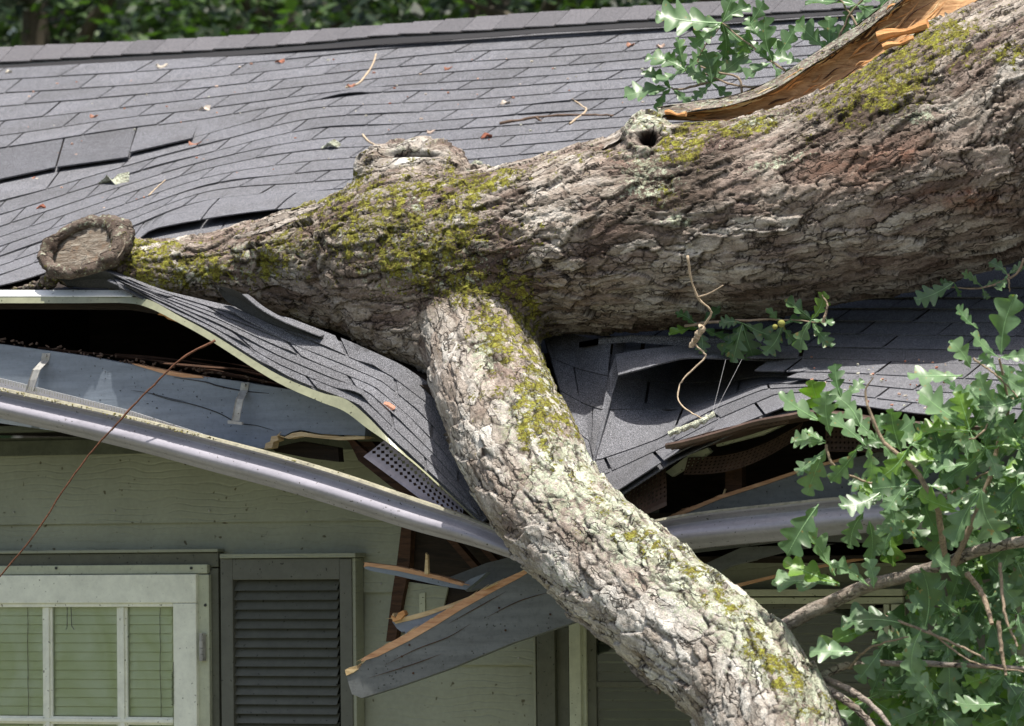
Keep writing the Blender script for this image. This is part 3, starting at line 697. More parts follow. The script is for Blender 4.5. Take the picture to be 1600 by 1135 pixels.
# perforated guards
def perf(c00, c10, c11, c01, nu, nv, name, mat, label, hole=.62, curve=0.0, lipw=.16, stag=True):
    """strip with diamond holes; corners given as (u, v, Y)"""
    mb = MB()
    def P(s, t):
        q = [lerp(lerp(a, b, s), lerp(d, c_, s), t) for a, b, c_, d in zip(c00, c10, c11, c01)]
        return PY(*q)+Vector((0, 0, 1))*curve*math.sin(math.pi*s)
    for i in range(nu):
        for j in range(nv):
            s0, s1 = i/nu, (i+1)/nu; t0, t1 = lerp(lipw, 1, j/nv), lerp(lipw, 1, (j+1)/nv)
            for (a0, a1, b0, b1) in (((s0), (s0+s1)/2, t0, (t0+t1)/2), ((s0+s1)/2, s1, (t0+t1)/2, t1)) if stag else ((s0, s1, t0, t1),):
                pass
            cs_, ct = (s0+s1)/2, (t0+t1)/2; hs, ht = (s1-s0)*hole/2, (t1-t0)*hole/2
            o_ = [P(s0, t0), P(cs_, t0), P(s1, t0), P(s1, ct), P(s1, t1), P(cs_, t1), P(s0, t1), P(s0, ct)]
            h_ = [P(cs_, ct-ht), P(cs_+hs, ct), P(cs_, ct+ht), P(cs_-hs, ct)]
            mb.add(o_+h_, [(0, 1, 8, 11, 7), (1, 2, 3, 9, 8), (3, 4, 5, 10, 9), (5, 6, 7, 11, 10)])
    mb.grid([[P(s, 0) for s in np.linspace(0, 1, nu+1)], [P(s, lipw*.5)+Vector((0, -.003, 0)) for s in np.linspace(0, 1, nu+1)], [P(s, lipw) for s in np.linspace(0, 1, nu+1)]])
    o = mb.build(name, mat, house)
    sm = o.modifiers.new('thick', 'SOLIDIFY'); sm.thickness = .0012
    return tag(o, label)
perf((568, 714, -.47), (722, 828, -.53), (724, 790, -.49), (606, 684, -.44), 20, 4, 'gutter_guard', 'guard_lilac', 'lilac perforated guard sticking out below the bent flap', .8, lipw=.24)
perf((960, 826, -.53), (1042, 790, -.53), (1040, 728, -.47), (965, 776, -.47), 13, 7, 'gutter_guard', 'guard_brown', 'short dark perforated guard right of the limb', .55, lipw=.2)
perf((1050, 704, -.62), (1232, 662, -.62), (1234, 650, -.66), (1043, 695, -.66), 24, 2, 'gutter_guard', 'guard_brown', 'narrow brown perforated guard along the lifted right eave', .6, curve=.008)
perf((1068, 742, -.47), (1240, 690, -.46), (1255, 660, -.44), (1075, 715, -.45), 26, 5, 'gutter_guard', 'guard_brown', 'torn brown mesh hanging in the right opening', .6, curve=-.03, lipw=.05)
perf((1290, 706, -.50), (1460, 708, -.5), (1460, 664, -.46), (1290, 662, -.46), 26, 5, 'gutter_guard', 'guard_brown', 'dark mesh below the right eave behind the leaves', .6, lipw=.05)
# brown rim of the right eave and light soffit fragments
br = MB()
pth = [(1040, 693, -.665), (1075, 686, -.665), (1130, 671, -.665), (1180, 656, -.66), (1235, 646, -.655), (1275, 641, -.65), (1350, 652, -.65), (1450, 660, -.65), (1720, 672, -.65)]
rings = []
for s in np.linspace(0, 1, 60):
    u, v, Y = poly_at(pth, s); b = PY(u, v, Y); rings.append([b, b+Vector((0, -.006, -.006)), b+Vector((0, 0, -.016)), b+Vector((0, .16, -.016)), b+Vector((0, .18, .0))])
br.sweep(rings); br.build('drip_edge', 'guard_brown', house)
board([(1040, 738), (1075, 712), (1105, 700), (1110, 706), (1090, 720), (1050, 745)], -.44, -.42, 'cream_frame', 'soffit_fragment')
board([(1115, 682), (1180, 664), (1232, 660), (1190, 680), (1120, 698)], -.46, -.44, 'cream_frame', 'soffit_fragment')
board([(1065, 800), (1125, 777), (1200, 753), (1257, 734), (1400, 700), (1720, 690), (1720, 850), (1400, 850), (1236, 845), (1035, 870), (1035, 812)], -.42, -.385, 'grey_board_dull', 'fascia_board', 'dark grey fascia board behind the right gutter')
board([(1042, 808), (1125, 774), (1200, 750), (1257, 731), (1330, 712), (1330, 716), (1257, 736), (1200, 756), (1125, 780), (1050, 811)], -.424, -.38, 'raw_wood', 'splintered_edge', 'orange raw edge on top of the right fascia')
board([(1134, 722), (1158, 716), (1160, 780), (1132, 786)], -.36, -.33, 'old_rafter', 'rafter')
board([(1125, 783), (1132, 764), (1134, 765), (1129, 785)], -.37, -.365, 'pale_wood', 'splinter')

board([(1030, 640), (1720, 640), (1720, 880), (1030, 880)], -.12, -.10, 'attic_wood', 'opening_shade_sheet')  # dark sheet added to stand in for shade inside the right opening
# ------------------------------------------------------------------ wall
zt = PY(300, 700, 0).z; lapz = []
wl = MB(); xa, xb = -6.0, 6.0
px0 = PY(800, 811, 0).z; stepz = px0-PY(800, 925, 0).z
z = px0+stepz
while z > -2.3:
    z1 = z-stepz
    if z1 < -2.3: z1 = -2.31
    wl.add([(xa, -.004, z), (xb, -.004, z), (xb, -.018, z1), (xa, -.018, z1), (xb, 0, z1), (xa, 0, z1)], [(0, 1, 2, 3), (3, 2, 4, 5)])
    z = z1
ZTOP = px0+stepz*1.25
# opening is cut by building the wall in pieces round the hole in the soffit
wl.build('wall', 'siding', house)
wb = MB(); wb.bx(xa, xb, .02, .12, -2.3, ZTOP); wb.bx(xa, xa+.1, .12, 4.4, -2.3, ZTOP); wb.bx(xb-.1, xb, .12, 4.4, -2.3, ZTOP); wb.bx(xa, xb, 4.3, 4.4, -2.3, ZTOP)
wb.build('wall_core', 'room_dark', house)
fr_ = MB(); a = PY(-200, 690, -.03); b = PY(560, 713, -.03)
fr_.bx(-6, PY(640, 713, -.03).x, -.032, -.004, PY(0, 713, -.03).z, PY(0, 690, -.03).z)
fr_.bx(-6, PY(600, 690, -.03).x, -.025, -.004, PY(0, 690, -.03).z, ZTOP)
fr_.build('frieze_board', 'soffit_dark', house)
so = MB(); so.bx(-6, PY(560, 700, -.3).x, -.34, -.033, PY(0, 672, -.3).z-.004, PY(0, 672, -.3).z+.01)
so.build('soffit', 'soffit_dark', house)
so = MB(); so.bx(PY(1040, 850, -.3).x, 6, -.385, -.033, PY(1300, 868, -.3).z-.01, PY(1300, 868, -.3).z)
so.build('soffit', 'attic_wood', house)
# dark sheet over the siding, standing in for shade inside the hole
board([(640, 812), (760, 812), (900, 850), (900, 975), (700, 975), (622, 985), (606, 985), (612, 930), (624, 862)], -.035, -.020, 'attic_wood', 'hole_shade_sheet')
board([(628, 815), (643, 815), (640, 880), (628, 940), (618, 1000), (603, 1003), (612, 930), (620, 880)], -.065, -.037, 'old_rafter', 'broken_stud')
board([(660, 800), (672, 800), (760, 900), (752, 906)], -.12, -.09, 'old_rafter', 'rafter')
board([(700, 800), (708, 800), (800, 900), (792, 906)], -.20, -.17, 'old_rafter', 'rafter')
board([(628, 908), (700, 918), (690, 962), (660, 980), (626, 968)], -.045, -.038, 'siding', 'siding_fragment')
board([(655, 928), (664, 926), (664, 975), (655, 975)], -.05, -.046, 'cream_frame', 'trim_fragment')
board([(700, 903), (760, 880), (840, 860), (870, 880), (830, 900), (730, 925)], -.30, -.27, 'grey_board_dull', 'broken_board')
# broken hanging boards
def bboard(pts, Y0, Y1, th, mat, name, label, edge=None, emat='raw_wood'):
    """board whose depth runs from Y0 (left) to Y1 (right)"""
    us = [p[0] for p in pts]; ua, ub = min(us), max(us)
    yy = lambda u: lerp(Y0, Y1, (u-ua)/(ub-ua))
    mb = MB(); mb.prism([PY(u, v, yy(u)) for u, v in pts], [PY(u, v, yy(u))+Vector((0, th, 0)) for u, v in pts])
    o = mb.build(name, mat, house); tag(o, label)
    if edge:
        mb = MB(); mb.prism([PY(u, v, yy(u)-.002) for u, v in edge], [PY(u, v, yy(u))+Vector((0, th+.001, 0)) for u, v in edge]); mb.build('splintered_edge', emat, o)
    return o
bboard([(540, 1050), (549, 1047), (562, 1044), (569, 1033), (575, 1030), (640, 997), (700, 962), (770, 920), (822, 892), (862, 878), (905, 888), (905, 968), (890, 975), (800, 1005), (700, 1046), (620, 1074), (565, 1091), (550, 1085), (545, 1070)], -.50, -.47, .035, 'grey_board_dull', 'hanging_board', 'wide grey board hanging diagonally below the gutter',
       [(564, 1034), (566, 1029), (600, 1009), (640, 988), (690, 957), (740, 928), (790, 904), (825, 888), (833, 890), (812, 903), (770, 925), (720, 953), (680, 978), (640, 1001), (590, 1026)])
board([(539, 1048), (546, 1043), (557, 1040), (559, 1046), (552, 1051), (541, 1056)], -.503, -.465, 'pale_wood', 'splintered_edge')
bboard([(613, 972), (616, 966), (660, 958), (720, 938), (770, 918), (800, 906), (770, 930), (700, 958), (640, 990), (630, 990), (620, 982)], -.46, -.45, .03, 'grey_board', 'hanging_board', 'short grey split board behind the wide hanging board',
       [(611, 966), (614, 958), (618, 968), (660, 957), (700, 945), (760, 922), (800, 903), (790, 912), (740, 934), (700, 951), (660, 965), (618, 975)], 'pale_wood')
bboard([(569, 888), (571, 881), (620, 889), (680, 902), (722, 913), (735, 905), (760, 895), (748, 906), (728, 922), (690, 916), (620, 900), (578, 892)], -.42, -.40, .03, 'grey_board', 'hanging_board', 'thin split board pointing left under the gutter',
       [(568, 886), (570, 879), (620, 885), (690, 901), (726, 912), (722, 916), (680, 905), (620, 892), (575, 885)])
board([(663, 897), (665, 864), (668, 868), (669, 898)], -.42, -.41, 'pale_wood', 'splinter')
board([(614, 972), (611, 962), (618, 967), (622, 958), (630, 954), (633, 960), (626, 968)], -.47, -.45, 'split_orange', 'splinter')
def slivers(path, Y, n, mat, parent, L=(6, 26), ang=None, seed=1):
    rn = random.Random(seed); mb = MB()
    for i in range(n):
        s = rn.random(); u, v = poly_at(path, s); u2, v2 = poly_at(path, min(1, s+.02)); a = math.atan2(v2-v, u2-u+1e-6)+rn.uniform(-.16, .16)+(math.pi if rn.random() < .4 else 0)
        l_ = rn.uniform(*L); y = Y+rn.uniform(-.006, .03); p = PY(u, v, y); e = PY(u+math.cos(a)*l_, v+math.sin(a)*l_+rn.uniform(-2, 1), y+rn.uniform(-.01, .006))
        mb.tube([p, lerp(p, e, .5)+Vector((0, 0, rn.uniform(-.001, .002))), e], [rn.uniform(.0008, .0022), .0014, .0002], 4)
    o = mb.build('wood_fibres', mat, parent); o['kind'] = 'stuff'
slivers([(566, 1030), (640, 989), (740, 930), (820, 891)], -.49, 46, 'pale_wood', house, seed=2)
slivers([(541, 1048), (556, 1043), (566, 1036)], -.50, 14, 'pale_wood', house, (5, 14), seed=3)
slivers([(613, 968), (660, 960), (740, 932), (800, 905)], -.455, 26, 'pale_wood', house, seed=4)
slivers([(570, 882), (640, 890), (725, 913)], -.42, 18, 'raw_wood', house, (5, 18), seed=5)
slivers([(415, 698), (428, 686), (436, 680)], -.40, 20, 'pale_wood', house, (4, 11), seed=6)
slivers([(440, 680), (500, 679), (569, 683)], -.395, 26, 'pale_wood', house, (8, 22), seed=7)
slivers([(1046, 806), (1125, 777), (1257, 734)], -.42, 26, 'raw_wood', house, (6, 20), seed=8)
slivers([(569, 650), (571, 665), (570, 681)], -.385, 16, 'old_rafter', house, (4, 9), seed=9)
slivers([(255, 490), (290, 508), (318, 520)], -.42, 14, 'split_orange', house, (6, 16), seed=10)
gl_ = MB(); rn = random.Random(31)
for i in range(420):
    u = rn.uniform(0, 760); v = np.interp(u, [0, 200, 330, 440, 540, 640, 728, 790], [607, 651, 684, 713, 743, 777, 807, 833]); p = PY(u, v+rn.uniform(-.5, 4.5), -.557-(.01 if u > 440 else 0)-rn.uniform(0, .004))
    r_ = rn.uniform(.0008, .0024); gl_.tube([p, p+Vector((rn.uniform(-1, 1), -.3, rn.uniform(-.4, .6)))*r_*2.2], r_, 5, at=rn.random())
tag(gl_.build('moss_crumbs', 'crumbs'), kind='stuff')
bc2 = MB()
for pts in ([(600, 1040), (650, 1015), (700, 996), (735, 975)], [(760, 965), (810, 940), (860, 925)], [(575, 1060), (640, 1040), (690, 1022)], [(700, 975), (745, 950), (790, 925)]):
    bc2.tube([PY(u, v, lerp(-.50, -.47, (u-540)/365)-.002) for u, v in [poly_at(pts, s) for s in np.linspace(0, 1, 16)]], [.0002+.0011*math.sin(math.pi*s) for s in np.linspace(0, 1, 16)], 5)
for (u, v) in ((640, 1008), (646, 1052), (780, 950), (790, 985), (850, 905), (860, 960), (628, 1026)):
    p = PY(u, v, lerp(-.50, -.47, (u-540)/365)-.001); bc2.tube([p, p+Vector((0, -.003, 0))], .0032, 7)
tag(bc2.build('crack', 'old_rafter', house), kind='stuff')
nl = MB()
for v_ in (702, 800, 914, 1030):
    for u_ in (22, 175, 330, 480, 590, 700, 815): p = PY(u_+random.uniform(-6, 6), v_+random.uniform(-3, 3), -.017); nl.tube([p, p+Vector((0, -.003, 0))], .0032, 7)
tag(nl.build('nail_head', 'galvanised', house), kind='stuff')
# right soffit boards
board([(1060, 900), (1160, 855), (1300, 850), (1230, 862), (1140, 885), (1098, 905), (1085, 920)], -.40, -.37, 'grey_board_dull', 'broken_board')
board([(1120, 925), (1250, 893), (1400, 865), (1600, 840), (1600, 836), (1400, 861), (1250, 889), (1120, 920)], -.36, -.34, 'raw_wood', 'splintered_edge')

# ------------------------------------------------------------------ left window
def rect(mb, u0, u1, v0, v1, Y0, Y1, ref=150):
    a = PY(u0, ref and v0, Y0); b = PY(u1, v0, Y0); zt_ = PY((u0+u1)/2, v0, Y0).z; zb_ = PY((u0+u1)/2, v1, Y0).z
    mb.bx(a.x, b.x, Y0, Y1, zb_, zt_); return mb
win = tag(MB().build('window', 'white_frame', house), 'white divided storm window with blinds coloured by a painted green reflection')
def wpart(name, mat, rects, parent=win, label=None):
    if name in ('casing', 'sash', 'head_trim', 'window_frame', 'outer_frame') and len(rects) > 1:
        return [wpart(name, mat, [r], parent, label) for r in rects]
    mb = MB()
    for r in rects: rect(mb, *r)
    o = mb.build(name, mat, parent)
    bv = o.modifiers.new('bevel', 'BEVEL'); bv.width = .002; bv.segments = 2
    if label: tag(o, label)
    return o
wpart('casing', 'olive_trim', [(-200, 341, 866, 888, -.05, -.02), (325, 341, 888, 1300, -.05, -.02)])
wpart('head_trim', 'siding', [(-200, 340, 860, 865, -.062, -.02)])
wpart('outer_frame', 'cream_frame', [(-200, 323.5, 884, 898, -.065, -.03), (308, 326, 898, 1300, -.065, -.03)])
wpart('sash', 'white_frame', [(-200, 306, 899, 943, -.078, -.04), (270, 306, 943, 1300, -.078, -.04), (-200, 270, 943, 949, -.070, -.04)])
wpart('muntin', 'white_frame', [(70, 76, 949, 1300, -.066, -.045), (66, 81, 949, 1300, -.058, -.045), (186, 193, 949, 1300, -.066, -.045), (182, 198, 949, 1300, -.058, -.045), (-200, 270, 1119, 1131, -.060, -.045), (-200, 270, 1122, 1128, -.067, -.045)])
pn = MB(); rect(pn, -200, 270, 945, 1300, -.052, -.049); pn.build('pane', 'glass', win)
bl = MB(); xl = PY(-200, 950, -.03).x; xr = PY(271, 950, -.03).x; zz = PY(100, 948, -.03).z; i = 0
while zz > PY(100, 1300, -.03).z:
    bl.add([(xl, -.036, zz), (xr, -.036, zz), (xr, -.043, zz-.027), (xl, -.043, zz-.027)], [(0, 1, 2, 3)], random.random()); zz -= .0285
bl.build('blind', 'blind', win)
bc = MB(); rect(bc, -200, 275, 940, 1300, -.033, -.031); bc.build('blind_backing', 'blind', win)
bd = MB()
for u in (43, 250): 
    a = PY(u, 950, -.046); bd.tube([a+Vector((random.uniform(-.0015, .0015), 0, -.03*k)) for k in range(26)], .0012, 4)
build_split(bd, 'blind_cord', 'olive_trim', win)
hk = MB()
hk.tube([PY(105, 949, -.072), PY(105, 980, -.075), PY(103, 984, -.075)], .0012, 5); hk.tube([PY(111, 949, -.072), PY(112, 978, -.078), PY(116, 984, -.078)], .0012, 5)
hk.tube([PY(270+2.2*math.cos(t*1.9), lerp(1050, 1103, t/60), -.08-.004*math.sin(t*1.9)) for t in range(61)], .0008, 4); hk.tube([PY(271, 1035, -.08), PY(271, 1050, -.08)], .0008, 4)
build_split(hk, 'hook', 'wire', win)
hg = MB()
for (a, b) in ((990, 1000), (1001, 1013), (1014, 1022), (1023, 1033)):
    p, q = PY(314.5, a, -.083), PY(314.7, b, -.083); hg.tube([p, q], .0075, 10)
rect(hg, 311, 319, 990, 1033, -.079, -.07); hg.build('hinge', 'galvanised', win)
sc = MB()
for (u, v) in ((88, 888), (299, 888), (321, 946)): p = PY(u, v, -.066); sc.tube([p, p+Vector((0, -.003, 0))], .0045, 8)
build_split(sc, 'screw', 'wire', win)
# ------------------------------------------------------------------ shutter
shu = tag(MB().build('shutter', 'shutter_paint', house), 'dark louvered shutter right of the white window')
wpart('shutter_frame', 'shutter_paint', [(344, 363, 873, 1300, -.075, -.03), (530, 549, 873, 1300, -.075, -.03), (363, 530, 873, 906, -.075, -.03)], shu)
wpart('head_trim', 'siding', [(343, 555, 865, 872, -.088, -.02), (549.5, 555, 872, 1300, -.070, -.02)], shu)
lv = MB(); v = 908
while v < 1300:
    a = PY(363, v, -.05); b = PY(530, v, -.05); h = .030
    lv.box((a.x, -.046, a.z), (b.x-a.x, 0, 0), (0, -.020, -h), (0, .004, .0035)); v += 14.75
lv.build('louver', 'shutter_paint', shu)
bk = MB(); rect(bk, 360, 533, 900, 1300, -.034, -.028); bk.build('shutter_backing', 'room_dark', shu)
# ------------------------------------------------------------------ right window
w2 = tag(MB().build('window', 'cream_frame', house), 'dark window with cream frame behind the limb')
wpart('casing', 'olive_trim', [(838, 866, 980, 1300, -.062, -.02), (866, 888, 980, 1300, -.045, -.02), (1414, 1440, 930, 1300, -.05, -.02)], w2)
wpart('window_frame', 'cream_frame', [(888, 906, 955, 1300, -.075, -.03), (908, 914, 940, 1300, -.06, -.03), (888, 1410, 921, 932, -.07, -.03), (888, 1410, 934, 944, -.06, -.03), (1392, 1410, 944, 1300, -.07, -.03), (1380, 1389, 944, 1300, -.06, -.03)], w2)
wpart('edge_trim', 'siding', [(832, 836, 960, 1300, -.05, -.02)], w2)
wpart('sash', 'olive_trim', [(914, 930, 944, 1300, -.05, -.03), (930, 1380, 944, 952, -.05, -.03), (930, 1380, 1066, 1075, -.048, -.03), (1366, 1380, 944, 1300, -.05, -.03)], w2)
pn = MB(); rect(pn, 914, 1392, 944, 1300, -.045, -.043); pn.build('pane', 'glass', w2)
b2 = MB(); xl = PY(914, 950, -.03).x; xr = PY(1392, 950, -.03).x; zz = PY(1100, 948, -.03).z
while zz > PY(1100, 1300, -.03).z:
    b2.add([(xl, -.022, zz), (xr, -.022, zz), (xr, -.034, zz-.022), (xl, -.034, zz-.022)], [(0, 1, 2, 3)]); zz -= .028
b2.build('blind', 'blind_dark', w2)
# second shutter, mostly behind leaves
wpart('shutter_panel', 'shutter_paint', [(1440, 1560, 895, 1300, -.06, -.02)], w2)

# ================================================================== fallen tree
TR = [(1760, 140, .30, 215), (1600, 186, .22, 202), (1500, 236, .15, 190), (1400, 281, .10, 178), (1300, 313, .05, 165), (1200, 340, .0, 162), (1100, 353, -.03, 156), (1000, 364, -.05, 157), (920, 376, -.06, 150), (850, 388, -.07, 142), (770, 398, -.08, 138), (700, 402, -.10, 136), (630, 406, -.13, 132), (560, 413, -.12, 118), (500, 417, -.13, 100), (430, 419, -.15, 82), (360, 420, -.19, 62), (300, 421, -.23, 52), (240, 421, -.29, 45), (185, 413, -.31, 40), (150, 402, -.32, 34)]
LB = [(655, 400, .0, 62), (705, 440, -.04, 84), (738, 500, -.13, 90), (756, 565, -.27, 92), (779, 630, -.42, 94), (807, 700, -.56, 94), (846, 775, -.70, 94), (906, 843, -.82, 93), (975, 902, -.92, 98), (1045, 962, -1.0, 98), (1120, 1022, -1.07, 99), (1180, 1080, -1.12, 102), (1215, 1150, -1.18, 102), (1235, 1240, -1.25, 98), (1245, 1320, -1.3, 92)]
def axis(tab, n):
    out = []
    for s in np.linspace(0, 1, n):
        u, v, Y, r = poly_at(tab, s); p = PY(u, v, Y); d = (p-CAM).dot(FW); out.append((p.x, p.y, p.z, r*d/F))
    return np.array(out)
AT, AL = axis(TR, 160), axis(LB, 110)
def px_ball(u, v, Y, rpx, stretch=None):
    p = PY(u, v, Y); return (p, rpx*(p-CAM).dot(FW)/F)
base = MB()
base.tube([a[:3] for a in AT], [a[3]*.985 for a in AT], 40); base.tube([a[:3] for a in AL], [a[3]*.985 for a in AL], 36)
def ball(mb, c, r, n=14, sc=(1, 1, 1)):
    vs = []; fs = []; c = Vector(c)
    for i in range(n+1):
        th = math.pi*i/n
        for j in range(2*n):
            ph = math.pi*j/n; vs.append(c+Vector((math.sin(th)*math.cos(ph)*sc[0], math.sin(th)*math.sin(ph)*sc[1], math.cos(th)*sc[2]))*r)
    for i in range(n):
        for j in range(2*n): fs.append((i*2*n+j, i*2*n+(j+1) % (2*n), (i+1)*2*n+(j+1) % (2*n), (i+1)*2*n+j))
    mb.add(vs, fs)
# old branch collar on top, knot hole, swellings
for (u, v, Y, r) in [(640, 300, -.10, 66), (625, 275, -.08, 56), (655, 272, -.08, 58), (640, 335, -.12, 85), (600, 320, -.12, 60), (690, 300, -.12, 50), (640, 492, -.20, 78), (605, 470, -.19, 78), (668, 535, -.22, 52),
                     (1012, 238, -.14, 46), (1030, 262, -.15, 52), (1010, 215, -.08, 36), (1060, 250, -.12, 50),
                     (690, 480, -.16, 72), (672, 500, -.16, 62), (650, 510, -.14, 55), (800, 455, -.14, 62), (760, 450, -.16, 84),
                     (598, 268, -.12, 42), (688, 268, -.10, 46), (1080, 360, -.12, 60), (1290, 250, .0, 92), (1450, 190, .08, 112), (1180, 1100, -1.1, 100)]:
    c_, rr = px_ball(u, v, Y, r); ball(base, c_, rr)
tmp = base.build('tmp', 'bark')
rm = tmp.modifiers.new('r', 'REMESH'); rm.mode = 'VOXEL'; rm.voxel_size = .0048
dg = bpy.context.evaluated_depsgraph_get(); ev = tmp.evaluated_get(dg); tm = bpy.data.meshes.new_from_object(ev)
nv = len(tm.vertices); V = np.empty(nv*3); tm.vertices.foreach_get('co', V); V = V.reshape(-1, 3)
ne = len(tm.edges); E = np.empty(ne*2, dtype=np.int64); tm.edges.foreach_get('vertices', E); E = E.reshape(-1, 2)
deg = np.bincount(E.ravel(), minlength=nv).astype(float)
def smooth(X, it, lam=.6):
    X = X.copy()
    for _ in range(it):
        if X.ndim == 1: acc = np.bincount(E[:, 0], X[E[:, 1]], nv)+np.bincount(E[:, 1], X[E[:, 0]], nv); X += lam*(acc/np.maximum(deg, 1)-X)
        else:
            acc = np.stack([np.bincount(E[:, 0], X[E[:, 1], c_], nv)+np.bincount(E[:, 1], X[E[:, 0], c_], nv) for c_ in range(3)], 1); X += lam*(acc/np.maximum(deg, 1)[:, None]-X)
    return X
V = smooth(V, 34)
jc = np.array(PY(725, 485, -.25)); dj = np.sqrt(((V-jc)**2).sum(1)); sel = np.where(dj < .62)[0]; mp_ = np.full(nv, -1); mp_[sel] = np.arange(len(sel))
Es = mp_[E]; Es = Es[(Es >= 0).all(1)]; Vs = V[sel].copy(); dg_ = np.bincount(Es.ravel(), minlength=len(sel)).astype(float)
for _ in range(520):
    acc = np.stack([np.bincount(Es[:, 0], Vs[Es[:, 1], c_], len(sel))+np.bincount(Es[:, 1], Vs[Es[:, 0], c_], len(sel)) for c_ in range(3)], 1); Vs += .7*(acc/np.maximum(dg_, 1)[:, None]-Vs)
jw = .95*np.exp(-(dj[sel]/.30)**4); V[sel] = V[sel]*(1-jw)[:, None]+Vs*jw[:, None]
def vnormals(me, V):
    me.vertices.foreach_set('co', V.ravel()); me.update(); N = np.empty(nv*3); me.vertices.foreach_get('normal', N)
    if not np.any(N): me.calc_normals()
    return N.reshape(-1, 3)
N = vnormals(tm, V)
# --- noise in numpy
def hsh(i, j, k, s=0):
    with np.errstate(over='ignore'):
        h = (i.astype(np.uint32)*np.uint32(73856093)) ^ (j.astype(np.uint32)*np.uint32(19349663)) ^ (k.astype(np.uint32)*np.uint32(83492791)) ^ np.uint32((s*2654435761) & 0xffffffff)
        h ^= h >> np.uint32(15); h *= np.uint32(2246822519); h ^= h >> np.uint32(13); h *= np.uint32(3266489917); h ^= h >> np.uint32(16)
    return h.astype(np.float64)/4294967295.0
def vnoise(P, s=0):
    I = np.floor(P).astype(np.int64); f = P-I; f = f*f*(3-2*f); r = 0
    for a in (0, 1):
        for b in (0, 1):
            for c_ in (0, 1):
                w_ = (f[:, 0] if a else 1-f[:, 0])*(f[:, 1] if b else 1-f[:, 1])*(f[:, 2] if c_ else 1-f[:, 2])
                r = r+w_*hsh(I[:, 0]+a, I[:, 1]+b, I[:, 2]+c_, s)
    return r
def fbm(P, o=4, s=0):
    r = 0; a = .5; t = 0
    for i in range(o): r = r+a*vnoise(P*2**i+i*7.3, s+i); t += a; a *= .5
    return r/t
def voro(P, s=0):
    I = np.floor(P).astype(np.int64); n = len(P); F1 = np.full(n, 9.); F2 = np.full(n, 9.); ID = np.zeros(n); OX = np.zeros(n)
    for a in (-1, 0, 1):
        for b in (-1, 0, 1):
            for c_ in (-1, 0, 1):
                ci, cj, ck_ = I[:, 0]+a, I[:, 1]+b, I[:, 2]+c_
                qx = ci+hsh(ci, cj, ck_, s+1); qy = cj+hsh(ci, cj, ck_, s+2); qz = ck_+hsh(ci, cj, ck_, s+3)
                d = np.sqrt((P[:, 0]-qx)**2+(P[:, 1]-qy)**2+(P[:, 2]-qz)**2)
                nw = d < F1; F2 = np.where(nw, F1, np.minimum(F2, d)); ID = np.where(nw, hsh(ci, cj, ck_, s+4), ID); OX = np.where(nw, P[:, 0]-qx, OX); F1 = np.where(nw, d, F1)
    return F1, F2, ID, OX
def flow(A):
    """along-axis length and radial vector of every vertex with respect to an axis"""
    P = A[:, :3]; L = np.concatenate([[0], np.cumsum(np.linalg.norm(np.diff(P, axis=0), axis=1))])
    best = np.full(nv, 1e9); bi = np.zeros(nv, dtype=int)
    for i in range(len(P)):
        d = np.linalg.norm(V-P[i], axis=1)/A[i, 3]; m_ = d < best; best[m_] = d[m_]; bi[m_] = i
    T = np.gradient(P, axis=0); T /= np.linalg.norm(T, axis=1)[:, None]; t = T[bi]; rel = V-P[bi]
    al = (rel*t).sum(1); rad = rel-al[:, None]*t; e1 = np.cross(t, [0, 0, 1.0]); e1 /= np.linalg.norm(e1, axis=1)[:, None]; e2 = np.cross(t, e1)
    return np.stack([L[bi]+al, (rad*e1).sum(1), (rad*e2).sum(1)], 1), best
def sst(x, a, b): t = np.clip((x-a)/(b-a), 0, 1); return t*t*(3-2*t)
def bark(Q, s, f1=(5.5, 25, 25.), f2=(15, 58, 58.), k2=1.0):
    W = np.stack([fbm(Q*np.array([9, 14, 14.])+s, 3, s+20)-.5, fbm(Q*np.array([7, 11, 11.])+s+5, 4, s+30)-.5, fbm(Q*np.array([7, 11, 11.])+s+9, 4, s+40)-.5], 1)
    q = Q+W*np.array([.16, .07, .07])
    F1, F2, ID, OX = voro(q*np.array(f1), s)
    cr = 1-sst(F2-F1, .0, .075)
    G1, G2, JD, OY = voro(q*np.array(f2)+3, s+50)
    cr2 = 1-sst(G2-G1, .0, .10)
    rough = fbm(Q*np.array([30, 60, 60.]), 4, s+60); ridg = 1-np.abs(2*fbm(Q*np.array([8, 48, 48.])+W*1.5, 3, s+70)-1)
    h = .006*(ID-.5)-.014*OX*(.35+ID)-.007*cr*cr+k2*(.003*(JD-.5)-.0055*OY*(.3+JD)-.002*cr2)+.004*(rough-.5)+.003*(ridg-.6)
    crack_ = np.clip(cr*1.0*(.5+.5*ID)+.55*cr2*JD+.5*sst(-ridg, -.5, -.2), 0, 1)
    return h, crack_, ID*.7+JD*.3
QT, dT = flow(AT); QL, dL = flow(AL)
mixw = sst(dL-dT, -.10, .14)           # 1 = trunk
mixw = smooth(mixw, 16); mixc = smooth(mixw, 80)
hT, cT, iT = bark(QT, 11); hL, cL, iL = bark(QL, 211, (7., 17, 17.), (20, 44, 44.), .6)
fade = 1-.6*np.exp(-(((V-jc)**2).sum(1))/(.12**2)); h = (hT*mixw+hL*(1-mixw))*fade; crk_ = cT*mixw+cL*(1-mixw); idd = iT*mixw+iL*(1-mixw)
camd = V-np.array(CAM); dep = camd@np.array(FW)
UU = F*(camd@np.array(RT))/dep+CX; VV = CY-F*(camd@np.array(UP))/dep
def blob(u, v, ru, rv, ang=0):
    """patch on the front of the wood, centred at the place where it grows"""
    c_, s_ = math.cos(math.radians(ang)), math.sin(math.radians(ang)); X = (UU-u)*c_+(VV-v)*s_; Yy = -(UU-u)*s_+(VV-v)*c_
    return np.exp(-(X/ru)**2-(Yy/rv)**2)
